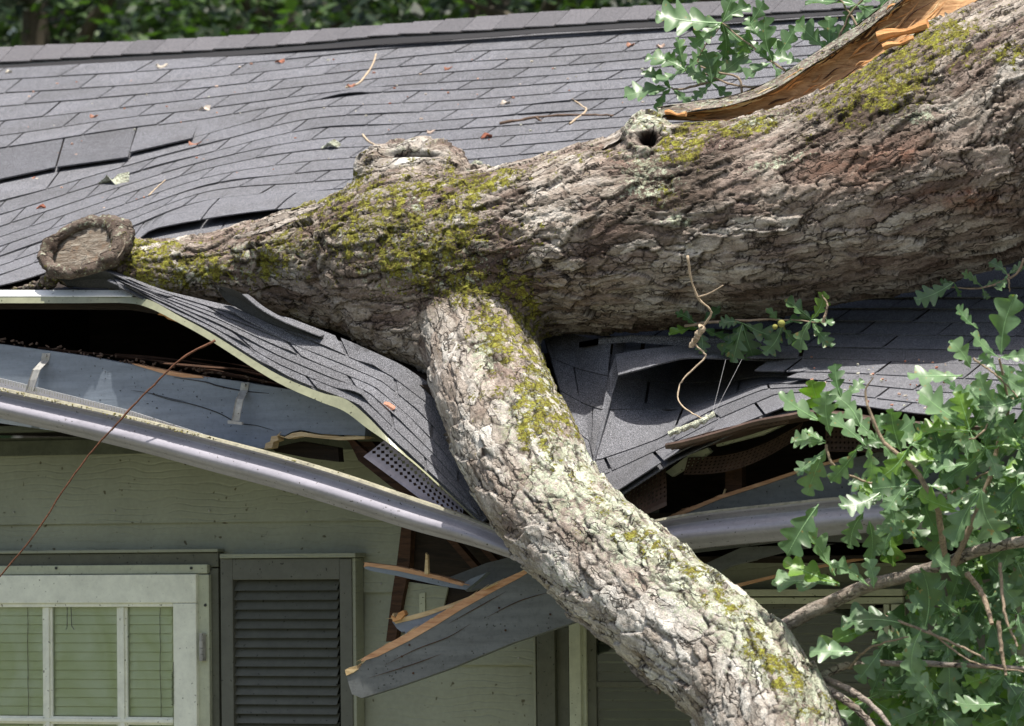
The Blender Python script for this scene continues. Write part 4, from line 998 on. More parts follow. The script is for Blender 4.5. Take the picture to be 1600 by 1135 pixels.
n1 = fbm(V*9, 4, 300); n2 = fbm(V*26, 4, 310); nz = N[:, 2]
moss = .22*sst(nz, .1, .9)
for b in [(750, 435, 95, 50, 20, .66), (850, 610, 45, 150, -8, .6), (930, 770, 90, 30, 48, .42), (1210, 1040, 90, 36, 45, .46), (610, 350, 230, 100, 8, .56), (660, 400, 150, 90, 20, .52), (400, 405, 220, 60, -12, .5), (790, 520, 70, 130, 10, .56), (860, 640, 60, 110, -8, .5), (1000, 840, 160, 40, 42, .36), (1380, 130, 190, 60, -24, .54), (250, 415, 70, 50, 0, .62), (700, 300, 90, 40, 0, .55), (790, 440, 70, 60, 30, .6), (890, 640, 26, 80, -10, .7), (1130, 940, 100, 40, 42, .36), (730, 440, 60, 60, 30, .55), (810, 500, 38, 70, 0, .85), (835, 620, 36, 90, 5, .8), (760, 285, 70, 20, -10, .8), (1085, 215, 60, 22, -20, .9), (1160, 205, 70, 15, -12, .75), (1065, 235, 35, 25, 0, .8),
          (1420, 95, 130, 42, -22, .85), (1330, 170, 90, 26, -15, .45), (1560, 80, 60, 30, 0, .5), (870, 690, 40, 30, 40, .35), (1000, 850, 60, 26, 42, .4), (1080, 900, 55, 26, 42, .35), (1230, 1060, 50, 36, 50, .65), (1180, 985, 45, 20, 40, .45), (1270, 1110, 30, 40, 60, .5), (1040, 300, 30, 30, 0, .5), (560, 400, 60, 40, 0, .3), (960, 800, 50, 26, 40, .3), (705, 262, 22, 30, 0, .5)]:
    moss = np.maximum(moss, b[5]*blob(*b[:5]))
moss = 1.42*moss*(.72+1.6*(n1-.42))
lich = .20*sst(nz, .2, .9)
for b in [(880, 745, 80, 70, 40, .8), (975, 825, 100, 58, 42, .85), (1075, 905, 120, 58, 42, .85), (1180, 995, 120, 60, 42, .85), (1265, 1080, 70, 60, 50, .8), (820, 660, 50, 70, 10, .6), (880, 900, 60, 25, 45, .4), (760, 545, 30, 60, 10, .6), (850, 600, 40, 60, 0, .5), (1020, 195, 50, 25, 0, .8), (1010, 270, 60, 60, 0, .5), (1180, 195, 70, 14, -12, .6), (290, 430, 60, 22, -15, .6), (1220, 255, 60, 14, -15, .55), (660, 400, 170, 80, 10, .44), (380, 410, 160, 40, -12, .42), (630, 240, 60, 14, 0, .35), (1060, 345, 24, 12, 0, .62), (1440, 180, 60, 16, -8, .45), (650, 330, 60, 40, 0, .4), (1250, 130, 70, 14, -30, .55)]:
    lich = np.maximum(lich, b[5]*blob(*b[:5]))
lich = 1.3*lich*(.8+.7*(n2-.45))
rust = np.zeros(nv)
for b in [(1430, 255, 260, 48, 0, 1.0), (1540, 308, 150, 24, 4, 1.4), (1260, 270, 90, 40, 0, .6), (560, 480, 120, 50, 0, .3), (980, 240, 80, 30, -20, .5), (700, 600, 30, 60, 20, .35)]:
    rust = np.maximum(rust, b[5]*blob(*b[:5]))
rust = rust*sst(n1, .3, .62)
damp = np.zeros(nv)
for b in [(1050, 300, 80, 45, 0, 1.3), (1010, 330, 60, 40, 0, 1.0), (1345, 185, 90, 40, -10, 1.1), (1090, 262, 50, 20, -10, 1.1), (860, 490, 30, 40, 0, .8), (520, 400, 120, 60, 0, .45), (1250, 470, 260, 50, -5, .55), (1350, 120, 80, 40, -20, .45), (620, 520, 60, 50, 0, .35)]:
    damp = np.maximum(damp, b[5]*blob(*b[:5]))
damp = damp*sst(n1+.25*(n2-.5), .2, .45)
plate_ = np.clip(.08+.70*idd+.9*(n1-.5)+.26*(1-mixc)*sst(VV, 440, 640), 0, 1)
plate_ = np.clip(plate_-.38*blob(745, 425, 120, 60), 0, 1)
plate_ = np.clip(plate_+.35*blob(640, 245, 70, 16)+.2*blob(690, 560, 40, 90, 10), 0, 1)
# smooth callus on the stub top, knot hole, clean silver patch
calm = np.clip(blob(640, 242, 66, 17)*1.2+blob(690, 560, 24, 60, 12)*.6, 0, 1)
h = h*(1-.85*calm); crk_ = crk_*(1-.9*calm)
kh = blob(1012, 217, 20, 13, 0); h = h-.055*sst(kh, .5, .95)+.014*np.exp(-((np.hypot((UU-1012)/27, (VV-217)/19)-1.0)/.32)**2)*(V[:, 1] < .1)
crk_ = np.clip(crk_+1.2*sst(kh, .3, .8), 0, 1); damp = np.clip(damp+sst(kh, .3, .8), 0, 1); moss *= (1-sst(kh, .2, .6)); lich *= (1-sst(kh, .2, .6))
slit = np.exp(-((UU-645)/42)**4)*np.exp(-((VV-(240-.006*(UU-650)*0-.0*UU)+8*((UU-650)/42)**2*-.25)/4.0)**2)*(nz > .2); h = h-.02*slit; crk_ = np.clip(crk_+.9*slit, 0, 1)
ms = sst(moss+(n2-.5)*.8, .38, .6); h = h*(1-.35*ms)+ms*(.004+.010*(fbm(V*110, 3, 330)-.4))
ls = sst(lich+(n2-.5)*.8, .42, .6); h = h+ls*.0022*(.4+fbm(V*160, 2, 340))
lift = np.maximum(0, np.sin(QT[:, 0]*6+n1*6))
low = .03*(fbm(V*3.2, 2, 350)-.5)
V2 = V+N*(h+low)[:, None]
vnormals(tm, V2)
tree = thing('fallen_tree', 'massive mossy oak trunk lying across the crushed roof', 'fallen tree', PY(800, 480, 0))
trunk = bpy.data.objects.new('trunk', tm); COL.objects.link(trunk); trunk.parent = tree; trunk.matrix_parent_inverse = Matrix.Translation(-Vector(tree.location))
fw_ = np.where((mixw > .5)[:, None], QT, QL+10.0)+.03*np.stack([n1, n2, n1], 1); fa = tm.attributes.new('flow', 'FLOAT_VECTOR', 'POINT'); fa.data.foreach_set('vector', fw_.astype(np.float32).ravel())
moss = np.minimum(moss, .60); lich = np.minimum(lich, .64)
for nm_, arr in (('crack', crk_), ('plate', plate_), ('moss', moss), ('lichen', lich), ('rust', rust), ('damp', damp)):
    a_ = tm.attributes.new(nm_, 'FLOAT', 'POINT'); a_.data.foreach_set('value', arr.astype(np.float32))
tm.materials.clear(); tm.materials.append(MATS['bark']); tm.polygons.foreach_set('use_smooth', [True]*len(tm.polygons))
bpy.data.objects.remove(tmp)
def attrs(o, n, **kw):
    fa = o.data.attributes.new('flow', 'FLOAT_VECTOR', 'POINT'); co_ = np.empty(n*3); o.data.vertices.foreach_get('co', co_); fa.data.foreach_set('vector', co_)
    for k_ in ('crack', 'plate', 'moss', 'lichen', 'rust', 'damp'):
        a_ = o.data.attributes.new(k_, 'FLOAT', 'POINT'); val = kw.get(k_, 0.0)
        a_.data.foreach_set('value', [val]*n if not hasattr(val, '__len__') else list(val))
def barkobj(mb, name, parent, disp=.004, **kw):
    o = mb.build(name, 'bark', parent, True)
    n = len(mb.v); P = np.array(mb.v); me = o.data; Nn = np.empty(n*3); me.vertices.foreach_get('normal', Nn); Nn = Nn.reshape(-1, 3)
    P2 = P+Nn*(disp*2*(fbm(P*38, 4, 5)-.5)+disp*1.2*(fbm(P*120, 2, 9)-.5))[:, None]; me.vertices.foreach_set('co', P2.ravel()); me.update()
    attrs(o, n, **kw); return o
# callus ring and grey cut wood of the old stub at the left end
ring = MB(); n_ = 72; pts = []; rad = []
KY = -.40
for i in range(n_+1):
    t = 2*math.pi*i/n_; a_, b_ = 62, 35
    ex, ey = a_*math.cos(t), -b_*math.sin(t); ang = math.radians(-20)
    x = ex*math.cos(ang)-ey*math.sin(ang); y = ex*math.sin(ang)+ey*math.cos(ang)
    pts.append(PY(131+x, 388+y, KY-.05*math.sin(t)*-1+.02*math.cos(t))); rad.append((.019+.003*math.cos(t)**2+.002*math.sin(5*t+1)+.0015*math.sin(11*t)+.016*(math.cos(t) > .0)*math.cos(t)**2))
ring.tube(pts[:-1]+[pts[0]], rad, 18, cap=False)
barkobj(ring, 'callus_ring', tree, .011, plate=.22, crack=.25, damp=.6, moss=.2, lichen=.3)
m = NT('stub_wood', .85, .2); cc_ = PY(150, 395, KY)
mp = m.n('ShaderNodeMapping'); mp.inputs['Location'].default_value = (-cc_.x, -cc_.y, -cc_.z); m.link(m.pos, mp.inputs[0])
wv = m.n('ShaderNodeTexWave', wave_type='RINGS', rings_direction='SPHERICAL'); wv.inputs['Scale'].default_value = 16; wv.inputs['Distortion'].default_value = 3; wv.inputs['Detail'].default_value = 3; wv.inputs['Detail Scale'].default_value = 2; m.link(mp.outputs[0], wv.inputs['Vector'])
n1_ = m.noise(28, detail=5, rough=.7); n2_ = m.noise(60, m.mapping((.25, 1, 1.6), (0, .6, 0)), detail=5, rough=.75, dist=.8)
c = m.ramp(n2_, [(.3, (.06, .045, .033)), (.5, (.22, .18, .14)), (.72, (.42, .39, .33))]); c = m.mix(m.ramp(n1_, [(.55, g(0.0)), (.7, g(.4))]), c, (.26, .13, .06)); m.col(c); m.bump(n2_, .9, .008)
disc = MB(); rows = []
for k in range(8):
    row = []
    for i in range(41):
        t = 2*math.pi*i/40; ex, ey = 64*k/7*math.cos(t), -37*k/7*math.sin(t); ang = math.radians(-20)
        x = ex*math.cos(ang)-ey*math.sin(ang); y = ex*math.sin(ang)+ey*math.cos(ang)
        row.append(PY(135+x, 391+y, KY+.004+.05*math.sin(t)*k/7+.004*math.sin(x*.35)*math.sin(y*.3+x*.1)-.022*(x-y)/100))
    rows.append(row)
disc.grid(rows); tag(disc.build('cut_wood', 'stub_wood', tree, True), 'weathered grey wood inside the callus ring')
ck2 = MB()
for a in (.5, 2.6, 4.4):
    q = []
    for t in np.linspace(.15, .95, 8):
        ex, ey = 60*t*math.cos(a+.15*math.sin(t*9)), -34*t*math.sin(a+.15*math.sin(t*9)); ang = math.radians(-20); x = ex*math.cos(ang)-ey*math.sin(ang); y = ex*math.sin(ang)+ey*math.cos(ang)
        q.append(PY(135+x, 391+y, KY+.002+.05*math.sin(a)*t-.022*(x-y)/100))
    ck2.tube(q, [.0003+.0009*t for t in np.linspace(0, 1, 8)], 5)
build_split(ck2, 'radial_crack', 'wire', tree)
nk = MB()
nk.tube([PY(166, 404, -.28), PY(182, 407, -.29), PY(205, 413, -.29), PY(240, 420, -.28)], [.062, .082, .084, .075], 28)
nk.tube([PY(88, 425, -.38), PY(75, 440, -.37), PY(55, 447, -.36), PY(20, 452, -.36)], [.03, .026, .014, .004], 14)
ball(nk, PY(190, 388, -.33), .045, 16); ball(nk, PY(192, 414, -.34), .048, 16); ball(nk, PY(120, 434, -.33), .05, 12, (1.4, 1, .6))
# refine so that the displacement shows
tmpn = nk.build('stub_collar', 'bark', tree, True)
rm = tmpn.modifiers.new('r', 'REMESH'); rm.mode = 'VOXEL'; rm.voxel_size = .005
dg = bpy.context.evaluated_depsgraph_get(); m2 = bpy.data.meshes.new_from_object(tmpn.evaluated_get(dg)); tmpn.modifiers.clear(); tmpn.data = m2
n2_ = len(m2.vertices); P = np.empty(n2_*3); m2.vertices.foreach_get('co', P); P = P.reshape(-1, 3); Nn = np.empty(n2_*3); m2.vertices.foreach_get('normal', Nn); Nn = Nn.reshape(-1, 3)
F1, F2, ID, OX = voro(P*30, 3); P2 = P+Nn*(.008*(ID-.5)-.008*(1-sst(F2-F1, 0, .2))+.012*(fbm(P*60, 4, 4)-.5))[:, None]; m2.vertices.foreach_set('co', P2.ravel()); m2.update()
m2.materials.clear(); m2.materials.append(MATS['bark']); m2.polygons.foreach_set('use_smooth', [True]*len(m2.polygons)); attrs(tmpn, n2_, plate=.35, crack=(1-sst(F2-F1, 0, .2))*.6, moss=.42, lichen=.3, damp=.2)
# bark fragments that stand off the wood
def barkplate(pts_t, pts_b, th, name, parent, label=None, **kw):
    mb = MB(); n = 26; rows = []
    for t in np.linspace(0, 1, 7):
        rows.append([PY(*[lerp(a, b, t) for a, b in zip(poly_at(pts_t, s), poly_at(pts_b, s))]) for s in np.linspace(0, 1, n)])
    mb.plate(rows, th); o = barkobj(mb, name, parent, .006, **kw)
    if label: tag(o, label)
    return o
# split wedge at the upper right: pale inner wood and bark rim
WT = [(1030, 181, -.02), (1090, 172, .0), (1150, 161, .03), (1205, 140, .06), (1265, 103, .10), (1320, 68, .13), (1370, 32, .15), (1410, -2, .17), (1470, -50, .21)]
WB = [(1034, 186, -.04), (1090, 188, .0), (1150, 188, .02), (1215, 178, .04), (1275, 156, .06), (1330, 130, .08), (1400, 92, .08), (1450, 58, .10), (1540, -10, .15)]
wd = MB(); rows = []
for t in np.linspace(0, 1, 9):
    rows.append([PY(*[lerp(a, b, t) for a, b in zip(poly_at(WT, s), poly_at(WB, s))])+Vector((0, .035*math.sin(t*math.pi)**.7+.006*math.sin(t*23+s*3)+.004*math.sin(t*51+s*9), .003*math.sin(t*40+s*7))) for s in np.linspace(0, 1, 60)])
wd.plate(rows, (0, .03, 0)); tag(wd.build('split_wood', 'split_wood', tree, True), 'orange split wood exposed along the top of the trunk')
barkplate([(u-4, v-12, Y+.03) for u, v, Y in WT], [(u+2, v+1, Y-.03) for u, v, Y in WT], (0, .03, .006), 'bark_strip', tree, 'torn strip of bark above the orange split wood', plate=.35, crack=.35, lichen=.42, moss=.3)
ob = MB()
for (a, b, r) in [((1372, 58, .0), (1450, 40, .02), .018), ((1380, 74, -.02), (1428, 62, .0), .011), ((1040, 176, -.05), (1072, 180, -.05), .008)]:
    pa, pb = PY(*a), PY(*b); ob.tube([lerp(pa, pb, t)+Vector((0, 0, .003*math.sin(t*8))) for t in np.linspace(0, 1, 8)], [r*(.75+.25*math.sin(t*7+1)) for t in np.linspace(0, 1, 8)], 7)
build_split(ob, 'splinter', 'split_orange', tree)
for (tp, bt, nm_) in [([(390, 352, -.30), (420, 341, -.33), (460, 328, -.36), (500, 318, -.36)], [(392, 358, -.32), (425, 349, -.36), (465, 337, -.38), (505, 322, -.38)], 'a'), ([(365, 370, -.38), (400, 361, -.40), (430, 350, -.40), (460, 338, -.38)], [(366, 374, -.38), (400, 367, -.41), (432, 357, -.42), (462, 344, -.40)], 'b'),
                      ([(900, 240, -.12), (930, 226, -.12), (960, 208, -.12), (975, 200, -.12)], [(905, 246, -.2), (935, 236, -.2), (962, 222, -.2), (978, 210, -.2)], 'c'), 
                      ([(881, 958, -1.0), (900, 962, -1.03), (930, 985, -1.05), (965, 1008, -1.06)], [(884, 966, -1.0), (905, 975, -1.03), (935, 998, -1.05), (968, 1018, -1.05)], 'e'), ([(795, 866, -.86), (815, 872, -.9), (840, 888, -.92), (860, 900, -.93)], [(798, 872, -.86), (815, 882, -.9), (840, 897, -.92), (860, 908, -.93)], 'f'),
                      ([(960, 1010, -1.05), (990, 1040, -1.08), (1010, 1060, -1.08), (1030, 1080, -1.08)], [(965, 1022, -1.05), (990, 1052, -1.08), (1010, 1070, -1.08), (1028, 1086, -1.08)], 'g')]:
    barkplate(tp, bt, (0, .012, .003), 'bark_flake', tree, plate=.6, crack=.2)

for mat_, n_f, sd_ in (('split_orange', 40, 41), ('pale_wood', 26, 42), ('old_rafter', 30, 43), ('split_wood', 50, 44)):
    rn = random.Random(sd_); mb = MB()
    for i in range(n_f):
        s = rn.uniform(.03, .9); t = rn.choice((rn.uniform(.1, .95), rn.uniform(.82, 1.02), rn.uniform(.0, .15))); ds = rn.uniform(.03, .13); q = []
        for j in range(6):
            ss = s+ds*j/5; a = poly_at(WT, min(1, ss)); b = poly_at(WB, min(1, ss)); tt = t+.04*math.sin(j+i)
            q.append(PY(*[lerp(x, y, tt) for x, y in zip(a, b)])+Vector((0, .035*max(0, math.sin(max(0, min(1, tt))*math.pi))**.7-.012, 0)))
        r0 = rn.uniform(.0015, .0045); mb.tube(q, [r0*.3, r0, r0, r0*.9, r0*.6, r0*.1], 5)
    tag(mb.build('wood_fibres', mat_, tree), kind='stuff')
# ------------------------------------------------------------------ oak leaves
def leaf(mb, p, d, nrm, L, wr=.34, fold=.25, droop=.25, tone=.5, seed=0):
    d = d.normalized(); nrm = (nrm-d*nrm.dot(d)).normalized(); sd = d.cross(nrm); n = 38; rn = random.Random(seed); ph = rn.uniform(-.5, .5); lob = rn.choice((3.3, 3.7, 4.2, 4.6))
    cv = rn.uniform(-.12, .12)
    M_, A_, B_ = [], [], []; A2, B2 = [], []
    for i in range(n+1):
        t = i/n; env = (math.sin(math.pi*t**1.05)**.75 if 0 < t < 1 else 0)*(.45+.75*t); env = max(env, .012)
        lw = .34+.66*(.5+.5*math.cos(2*math.pi*lob*(t-.02)+ph*.3+math.pi))**.5
        lw2 = .34+.66*(.5+.5*math.cos(2*math.pi*lob*(t-.02)+ph+math.pi+1.1))**.5
        wl_ = L*wr*env*lw; w2_ = L*wr*env*lw2
        c_ = p+d*(L*t)-nrm*(droop*L*t*t)+sd*(cv*L*math.sin(math.pi*t))
        M_.append(c_)
        for lst, lst2, ww, sg in ((A_, A2, wl_, 1), (B_, B2, w2_, -1)):
            fz = nrm*(fold*ww+rn.uniform(-.006, .006)*L+.035*L*math.sin(t*15+sg+seed))
            lst.append(c_+sd*(sg*ww)+d*(ww*.42)+fz); lst2.append(c_+sd*(sg*ww*.5)+d*(ww*.14)+fz*.35)
    mb.grid([A_, A2, M_, B2, B_], tone*.9)
    vw = L*.009; mb.grid([[c_+nrm*.0015+sd*vw*(1.1-i/n) for i, c_ in enumerate(M_)], [c_+nrm*.0015-sd*vw*(1.1-i/n) for i, c_ in enumerate(M_)]], 1.0)
def stem(mb, a, b, r0=.004, r1=.002, sag=.0, wob=.01, n=8, seed=0):
    rn = random.Random(seed); a, b = Vector(a), Vector(b); pts = []
    for i in range(n+1):
        t = i/n; q = lerp(a, b, t)+Vector((0, 0, -sag*math.sin(math.pi*t)))
        if 0 < i < n: q += Vector((rn.uniform(-1, 1), rn.uniform(-1, 1), rn.uniform(-1, 1)))*wob
        pts.append(q)
    mb.tube(pts, [lerp(r0, r1, i/n) for i in range(n+1)], 7); return pts
PXM = 1/527.
def imgdir(du, dv, dy=0.0): return RT*du-UP*dv+Vector((0, dy, 0))
def leaf_px(mb, bu, bv, tu, tv, Y, seed, dy=None, tone=None, face=None):
    rn = random.Random(seed*13+5); du, dv = tu-bu, tv-bv; Lp = math.hypot(du, dv)
    dy = rn.uniform(-.35, .2) if dy is None else dy
    d = imgdir(du/Lp, dv/Lp, dy); nr = face or (-FW*rn.uniform(.5, 1.1)+Vector((0, 0, 1))*rn.uniform(.3, 1.1)+RT*rn.uniform(-.5, .5))
    p = PY(bu, bv, Y); L = Lp*(p-CAM).dot(FW)/F*1.03
    if tone is None and rn.random() < .10: tone = 0.0
    leaf(mb, p, d, nr, L*1.1, rn.uniform(.30, .40), rn.uniform(.0, .35), rn.uniform(-.05, .25), rn.random() if tone is None else tone, seed)
# big leafy branch at the right
YB = -1.05
bw = MB(); lv_ = MB()
def branch_px(mb, pts, r0, r1, n=18, seed=0):
    rn = random.Random(seed); q = [PY(*poly_at(pts, s))+Vector((rn.uniform(-1, 1), rn.uniform(-1, 1), rn.uniform(-1, 1)))*.002 for s in np.linspace(0, 1, n)]
    mb.tube(q, [lerp(r0, r1, s)*(1+.08*rn.uniform(-1, 1)) for s in np.linspace(0, 1, n)], 9)
bw0 = MB()
branch_px(bw0, [(1195, 995, -1.05), (1225, 978, -1.0), (1285, 948, -.97), (1350, 918, -.95), (1420, 898, -.95), (1480, 880, -.97), (1530, 860, -1.0), (1580, 850, -1.0), (1680, 835, -1.0)], .021, .014, 24)
branch_px(bw0, [(1270, 1062, -1.08), (1310, 1045, -1.05), (1350, 1038, -1.0), (1420, 1036, -1.0), (1500, 1040, -1.0), (1640, 1045, -1.0)], .012, .006, 20)
branch_px(bw0, [(1280, 1055, -1.1), (1330, 1080, -1.12), (1370, 1110, -1.15), (1400, 1150, -1.15)], .009, .006)
branch_px(bw0, [(1290, 1075, -1.1), (1320, 1095, -1.15), (1350, 1120, -1.15), (1380, 1160, -1.15)], .012, .008)
branch_px(bw, [(1478, 885, -1.0), (1470, 830, -1.05), (1462, 790, -1.08), (1425, 730, -1.1), (1380, 690, -1.1), (1358, 640, -1.12), (1352, 610, -1.12), (1365, 590, -1.12)], .010, .0015, 24)
branch_px(bw, [(1488, 885, -1.0), (1505, 850, -1.0), (1530, 790, -1.0), (1548, 740, -1.0), (1560, 690, -1.0), (1575, 640, -1.05), (1562, 560, -1.1)], .010, .003, 24)
branch_px(bw, [(1510, 895, -1.05), (1535, 930, -1.05), (1550, 975, -1.08)], .008, .006)
branch_px(bw, [(1462, 790, -1.08), (1510, 755, -1.0), (1560, 730, -1.0)], .004, .002)
branch_px(bw, [(1290, 695, -1.1), (1300, 725, -1.1), (1330, 745, -1.05), (1380, 758, -1.0), (1430, 756, -1.0)], .004, .003)
branch_px(bw, [(1560, 640, -1.05), (1530, 680, -1.1), (1500, 690, -1.1)], .003, .002)
branch_px(bw, [(1362, 955, -1.0), (1440, 985, -1.05), (1500, 1010, -1.05), (1540, 1030, -1.05)], .004, .003)
branch_px(bw, [(1325, 1045, -1.05), (1360, 1012, -1.05), (1420, 995, -1.05)], .004, .002)
branch_px(bw, [(1562, 880, -1.0), (1570, 960, -1.05), (1590, 1010, -1.05)], .005, .003)
branch_px(bw, [(1560, 970, -1.1), (1565, 1020, -1.1), (1572, 1055, -1.1)], .006, .004)
branch_px(bw, [(1450, 985, -1.05), (1520, 1035, -1.05), (1600, 1050, -1.05)], .003, .002)
branch_px(bw, [(1520, 560, -1.1), (1560, 590, -1.1), (1590, 620, -1.1)], .003, .002)
barkobj(bw0, 'branch', tree, .002, plate=.45, crack=.15, lichen=.15)
bw.build('twig', 'twig_bark', tree)
LV_R = [(1528, 514, 1498, 483), (1565, 555, 1589, 473), (1561, 559, 1524, 518), (1504, 587, 1427, 587), (1517, 576, 1496, 534), (1557, 580, 1533, 558), (1562, 559, 1602, 556), (1562, 587, 1599, 608), (1559, 637, 1536, 587), (1515, 669, 1448, 613), (1515, 671, 1499, 619), (1515, 674, 1447, 669),
        (1314, 621, 1311, 574), (1319, 623, 1343, 594), (1287, 661, 1226, 617), (1287, 661, 1277, 597), (1298, 681, 1298, 619), (1345, 668, 1306, 614), (1409, 708, 1401, 642), (1353, 697, 1306, 654), (1356, 698, 1359, 748), (1290, 693, 1242, 687), (1290, 690, 1262, 672), (1287, 711, 1251, 742), (1419, 693, 1469, 710), (1514, 724, 1460, 728), (1514, 726, 1475, 755), (1512, 719, 1494, 680), (1290, 700, 1262, 765),
        (1279, 788, 1243, 864), (1305, 900, 1269, 837), (1312, 913, 1218, 911), (1309, 912, 1240, 872), (1358, 917, 1307, 880), (1365, 920, 1358, 878), (1419, 978, 1330, 961), (1446, 980, 1447, 897), (1439, 984, 1434, 1049), (1464, 1105, 1432, 1048), (1375, 770, 1317, 792), (1358, 814, 1358, 868), (1400, 822, 1383, 862), (1530, 770, 1494, 844), (1533, 763, 1558, 838), (1530, 765, 1484, 782), (1563, 1100, 1495, 1098), (1380, 772, 1400, 830), (1420, 750, 1392, 800), (1410, 820, 1370, 830), (1350, 800, 1330, 850),
        (1340, 700, 1300, 745), (1335, 705, 1372, 690), (1365, 985, 1285, 1008), (1340, 1020, 1275, 1012), (1380, 1010, 1350, 1060), (1480, 905, 1425, 945), (1500, 900, 1460, 870)]
CLN = [(1560, 640), (1515, 672), (1540, 700), (1560, 740), (1590, 700), (1580, 800), (1545, 830), (1500, 800), (1440, 760), (1470, 720), (1590, 880), (1560, 900), (1530, 940), (1590, 960), (1500, 960), (1480, 1010), (1540, 1010), (1590, 1040), (1500, 1060), (1450, 1060), (1560, 1090), (1410, 1040), (1450, 1120), (1520, 1130), (1590, 1120), (1370, 690), (1390, 770), (1600, 620), (1590, 760), (1460, 1100), (1360, 1090), (1560, 1050), (1600, 830), (1540, 880), (1480, 950), (1420, 1080), (1480, 1090), (1440, 1010), (1390, 1070), (1520, 1080), (1600, 1080), (1500, 620), (1600, 700), (1420, 700), (1395, 800)]
for i, l in enumerate(LV_R):
    y = -1.12 if l[1] < 800 else -1.05
    leaf_px(lv_, *l, y+random.uniform(-.06, .04), i, tone=random.choice((0, .3, .5, .6, .75, .85, .9, .95)))
sd = 100
for (u, v) in CLN:
    for k in range(random.choice((6, 7, 8, 9))):
        a = random.uniform(0, 2*math.pi); L = random.uniform(36, 74); sd += 1
        du, dv = math.cos(a)*L, math.sin(a)*L+8
        if u+du < 1290 and v > 900: continue
        leaf_px(lv_, u, v, u+du, v+dv, (-1.02 if v+dv < 800 else -.86)+random.uniform(-.10, .2), sd)
for i in range(60):   # small young leaves low at the right
    u, v = random.uniform(1420, 1600), random.uniform(950, 1130); a = random.uniform(0, 6.28); L = random.uniform(16, 34); sd += 1
    leaf_px(lv_, u, v, u+math.cos(a)*L, v+math.sin(a)*L, -.98+random.uniform(-.1, .3), sd, tone=.8)
tag(lv_.build('foliage', 'oak_leaf', tree, True), 'lobed green oak leaves on the branch at the right')

# leafy branch behind the trunk, upper right
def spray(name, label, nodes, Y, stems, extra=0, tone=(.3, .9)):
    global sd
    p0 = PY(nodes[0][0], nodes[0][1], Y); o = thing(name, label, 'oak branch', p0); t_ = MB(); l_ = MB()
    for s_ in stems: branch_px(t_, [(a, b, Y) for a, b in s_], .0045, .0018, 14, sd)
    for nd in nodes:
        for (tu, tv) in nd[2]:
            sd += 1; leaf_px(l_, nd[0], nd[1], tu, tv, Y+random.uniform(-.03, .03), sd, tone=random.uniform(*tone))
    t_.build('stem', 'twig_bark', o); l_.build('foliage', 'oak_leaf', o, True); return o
spray('oak_branch', 'leafy oak branch standing behind the trunk in front of the ridge', [
    (1128, 36, [(1038, 20), (1152, -14), (1088, 76), (1130, 88), (1170, 74), (1168, 10)]), (1071, 110, [(1071, 64), (1016, 92), (1026, 128), (1100, 125), (1045, 86), (1098, 80)]), (1048, 137, [(983, 148), (1030, 172), (1010, 112), (1080, 165)]),
    (1112, 129, [(1101, 86), (1123, 88), (1158, 84), (1140, 152), (1085, 150), (1080, 108)]), (1207, 98, [(1205, 33), (1240, 50), (1168, 118), (1226, 126), (1185, 70)]), (1296, 80, [(1253, 34), (1326, 44), (1260, 100), (1290, 30), (1330, 78)]), (1338, 8, [(1267, 4), (1322, 34), (1372, 34), (1380, -10), (1300, -16)]),
    (1370, 20, [(1410, 0), (1345, 50), (1395, 40), (1400, -18)]), (1255, 98, [(1215, 84), (1232, 128), (1290, 110)]), (1190, 60, [(1170, 30), (1214, 74)]), (1170, 40, [(1195, 8), (1160, 80)]), (1330, 50, [(1300, 60), (1350, 20), (1362, 62)])],
    .55, [[(1230, 135), (1180, 138), (1130, 128), (1090, 112), (1071, 110)], [(1112, 129), (1060, 140), (1048, 137)], [(1160, 148), (1150, 120), (1090, 100), (1128, 36)], [(1240, 120), (1207, 98), (1170, 70), (1128, 36)], [(1300, 90), (1310, 60), (1330, 20), (1360, -10), (1400, -40)], [(1350, 60), (1320, 10), (1300, -10)], [(1290, 100), (1255, 96)]])
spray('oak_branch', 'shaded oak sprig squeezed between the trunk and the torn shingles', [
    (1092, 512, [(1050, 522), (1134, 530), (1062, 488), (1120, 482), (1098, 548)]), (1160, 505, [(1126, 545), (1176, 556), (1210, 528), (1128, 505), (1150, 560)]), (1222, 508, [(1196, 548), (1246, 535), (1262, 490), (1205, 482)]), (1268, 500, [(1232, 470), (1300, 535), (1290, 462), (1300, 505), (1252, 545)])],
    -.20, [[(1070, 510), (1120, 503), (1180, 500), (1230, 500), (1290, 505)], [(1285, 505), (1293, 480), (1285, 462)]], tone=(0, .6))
spray('oak_branch', 'small oak sprig on the shaded shingles at the right edge under the trunk', [
    (1490, 442, [(1436, 464), (1470, 440), (1500, 462)]), (1535, 450, [(1510, 425), (1545, 465), (1560, 440)]), (1575, 430, [(1548, 412), (1600, 415), (1560, 452)])],
    -.02, [[(1600, 405), (1585, 430), (1535, 450), (1480, 448)], [(1575, 430), (1578, 455)]], tone=(.1, .8))

wood('acorn', (.20, .20, .05), (.30, .30, .08)); 
for (u_, v_, r_, lb_) in ((1221, 506, .011, 'larger round green acorn beside the shaded sprig under the trunk'), (1211, 511, .008, 'smaller green acorn left of the larger one under the trunk')):
    ac = MB(); ball(ac, PY(u_, v_, -.24), r_, 10); tag(ac.build('acorn', 'acorn', None, True), lb_, 'acorn', 'acorns under the trunk')

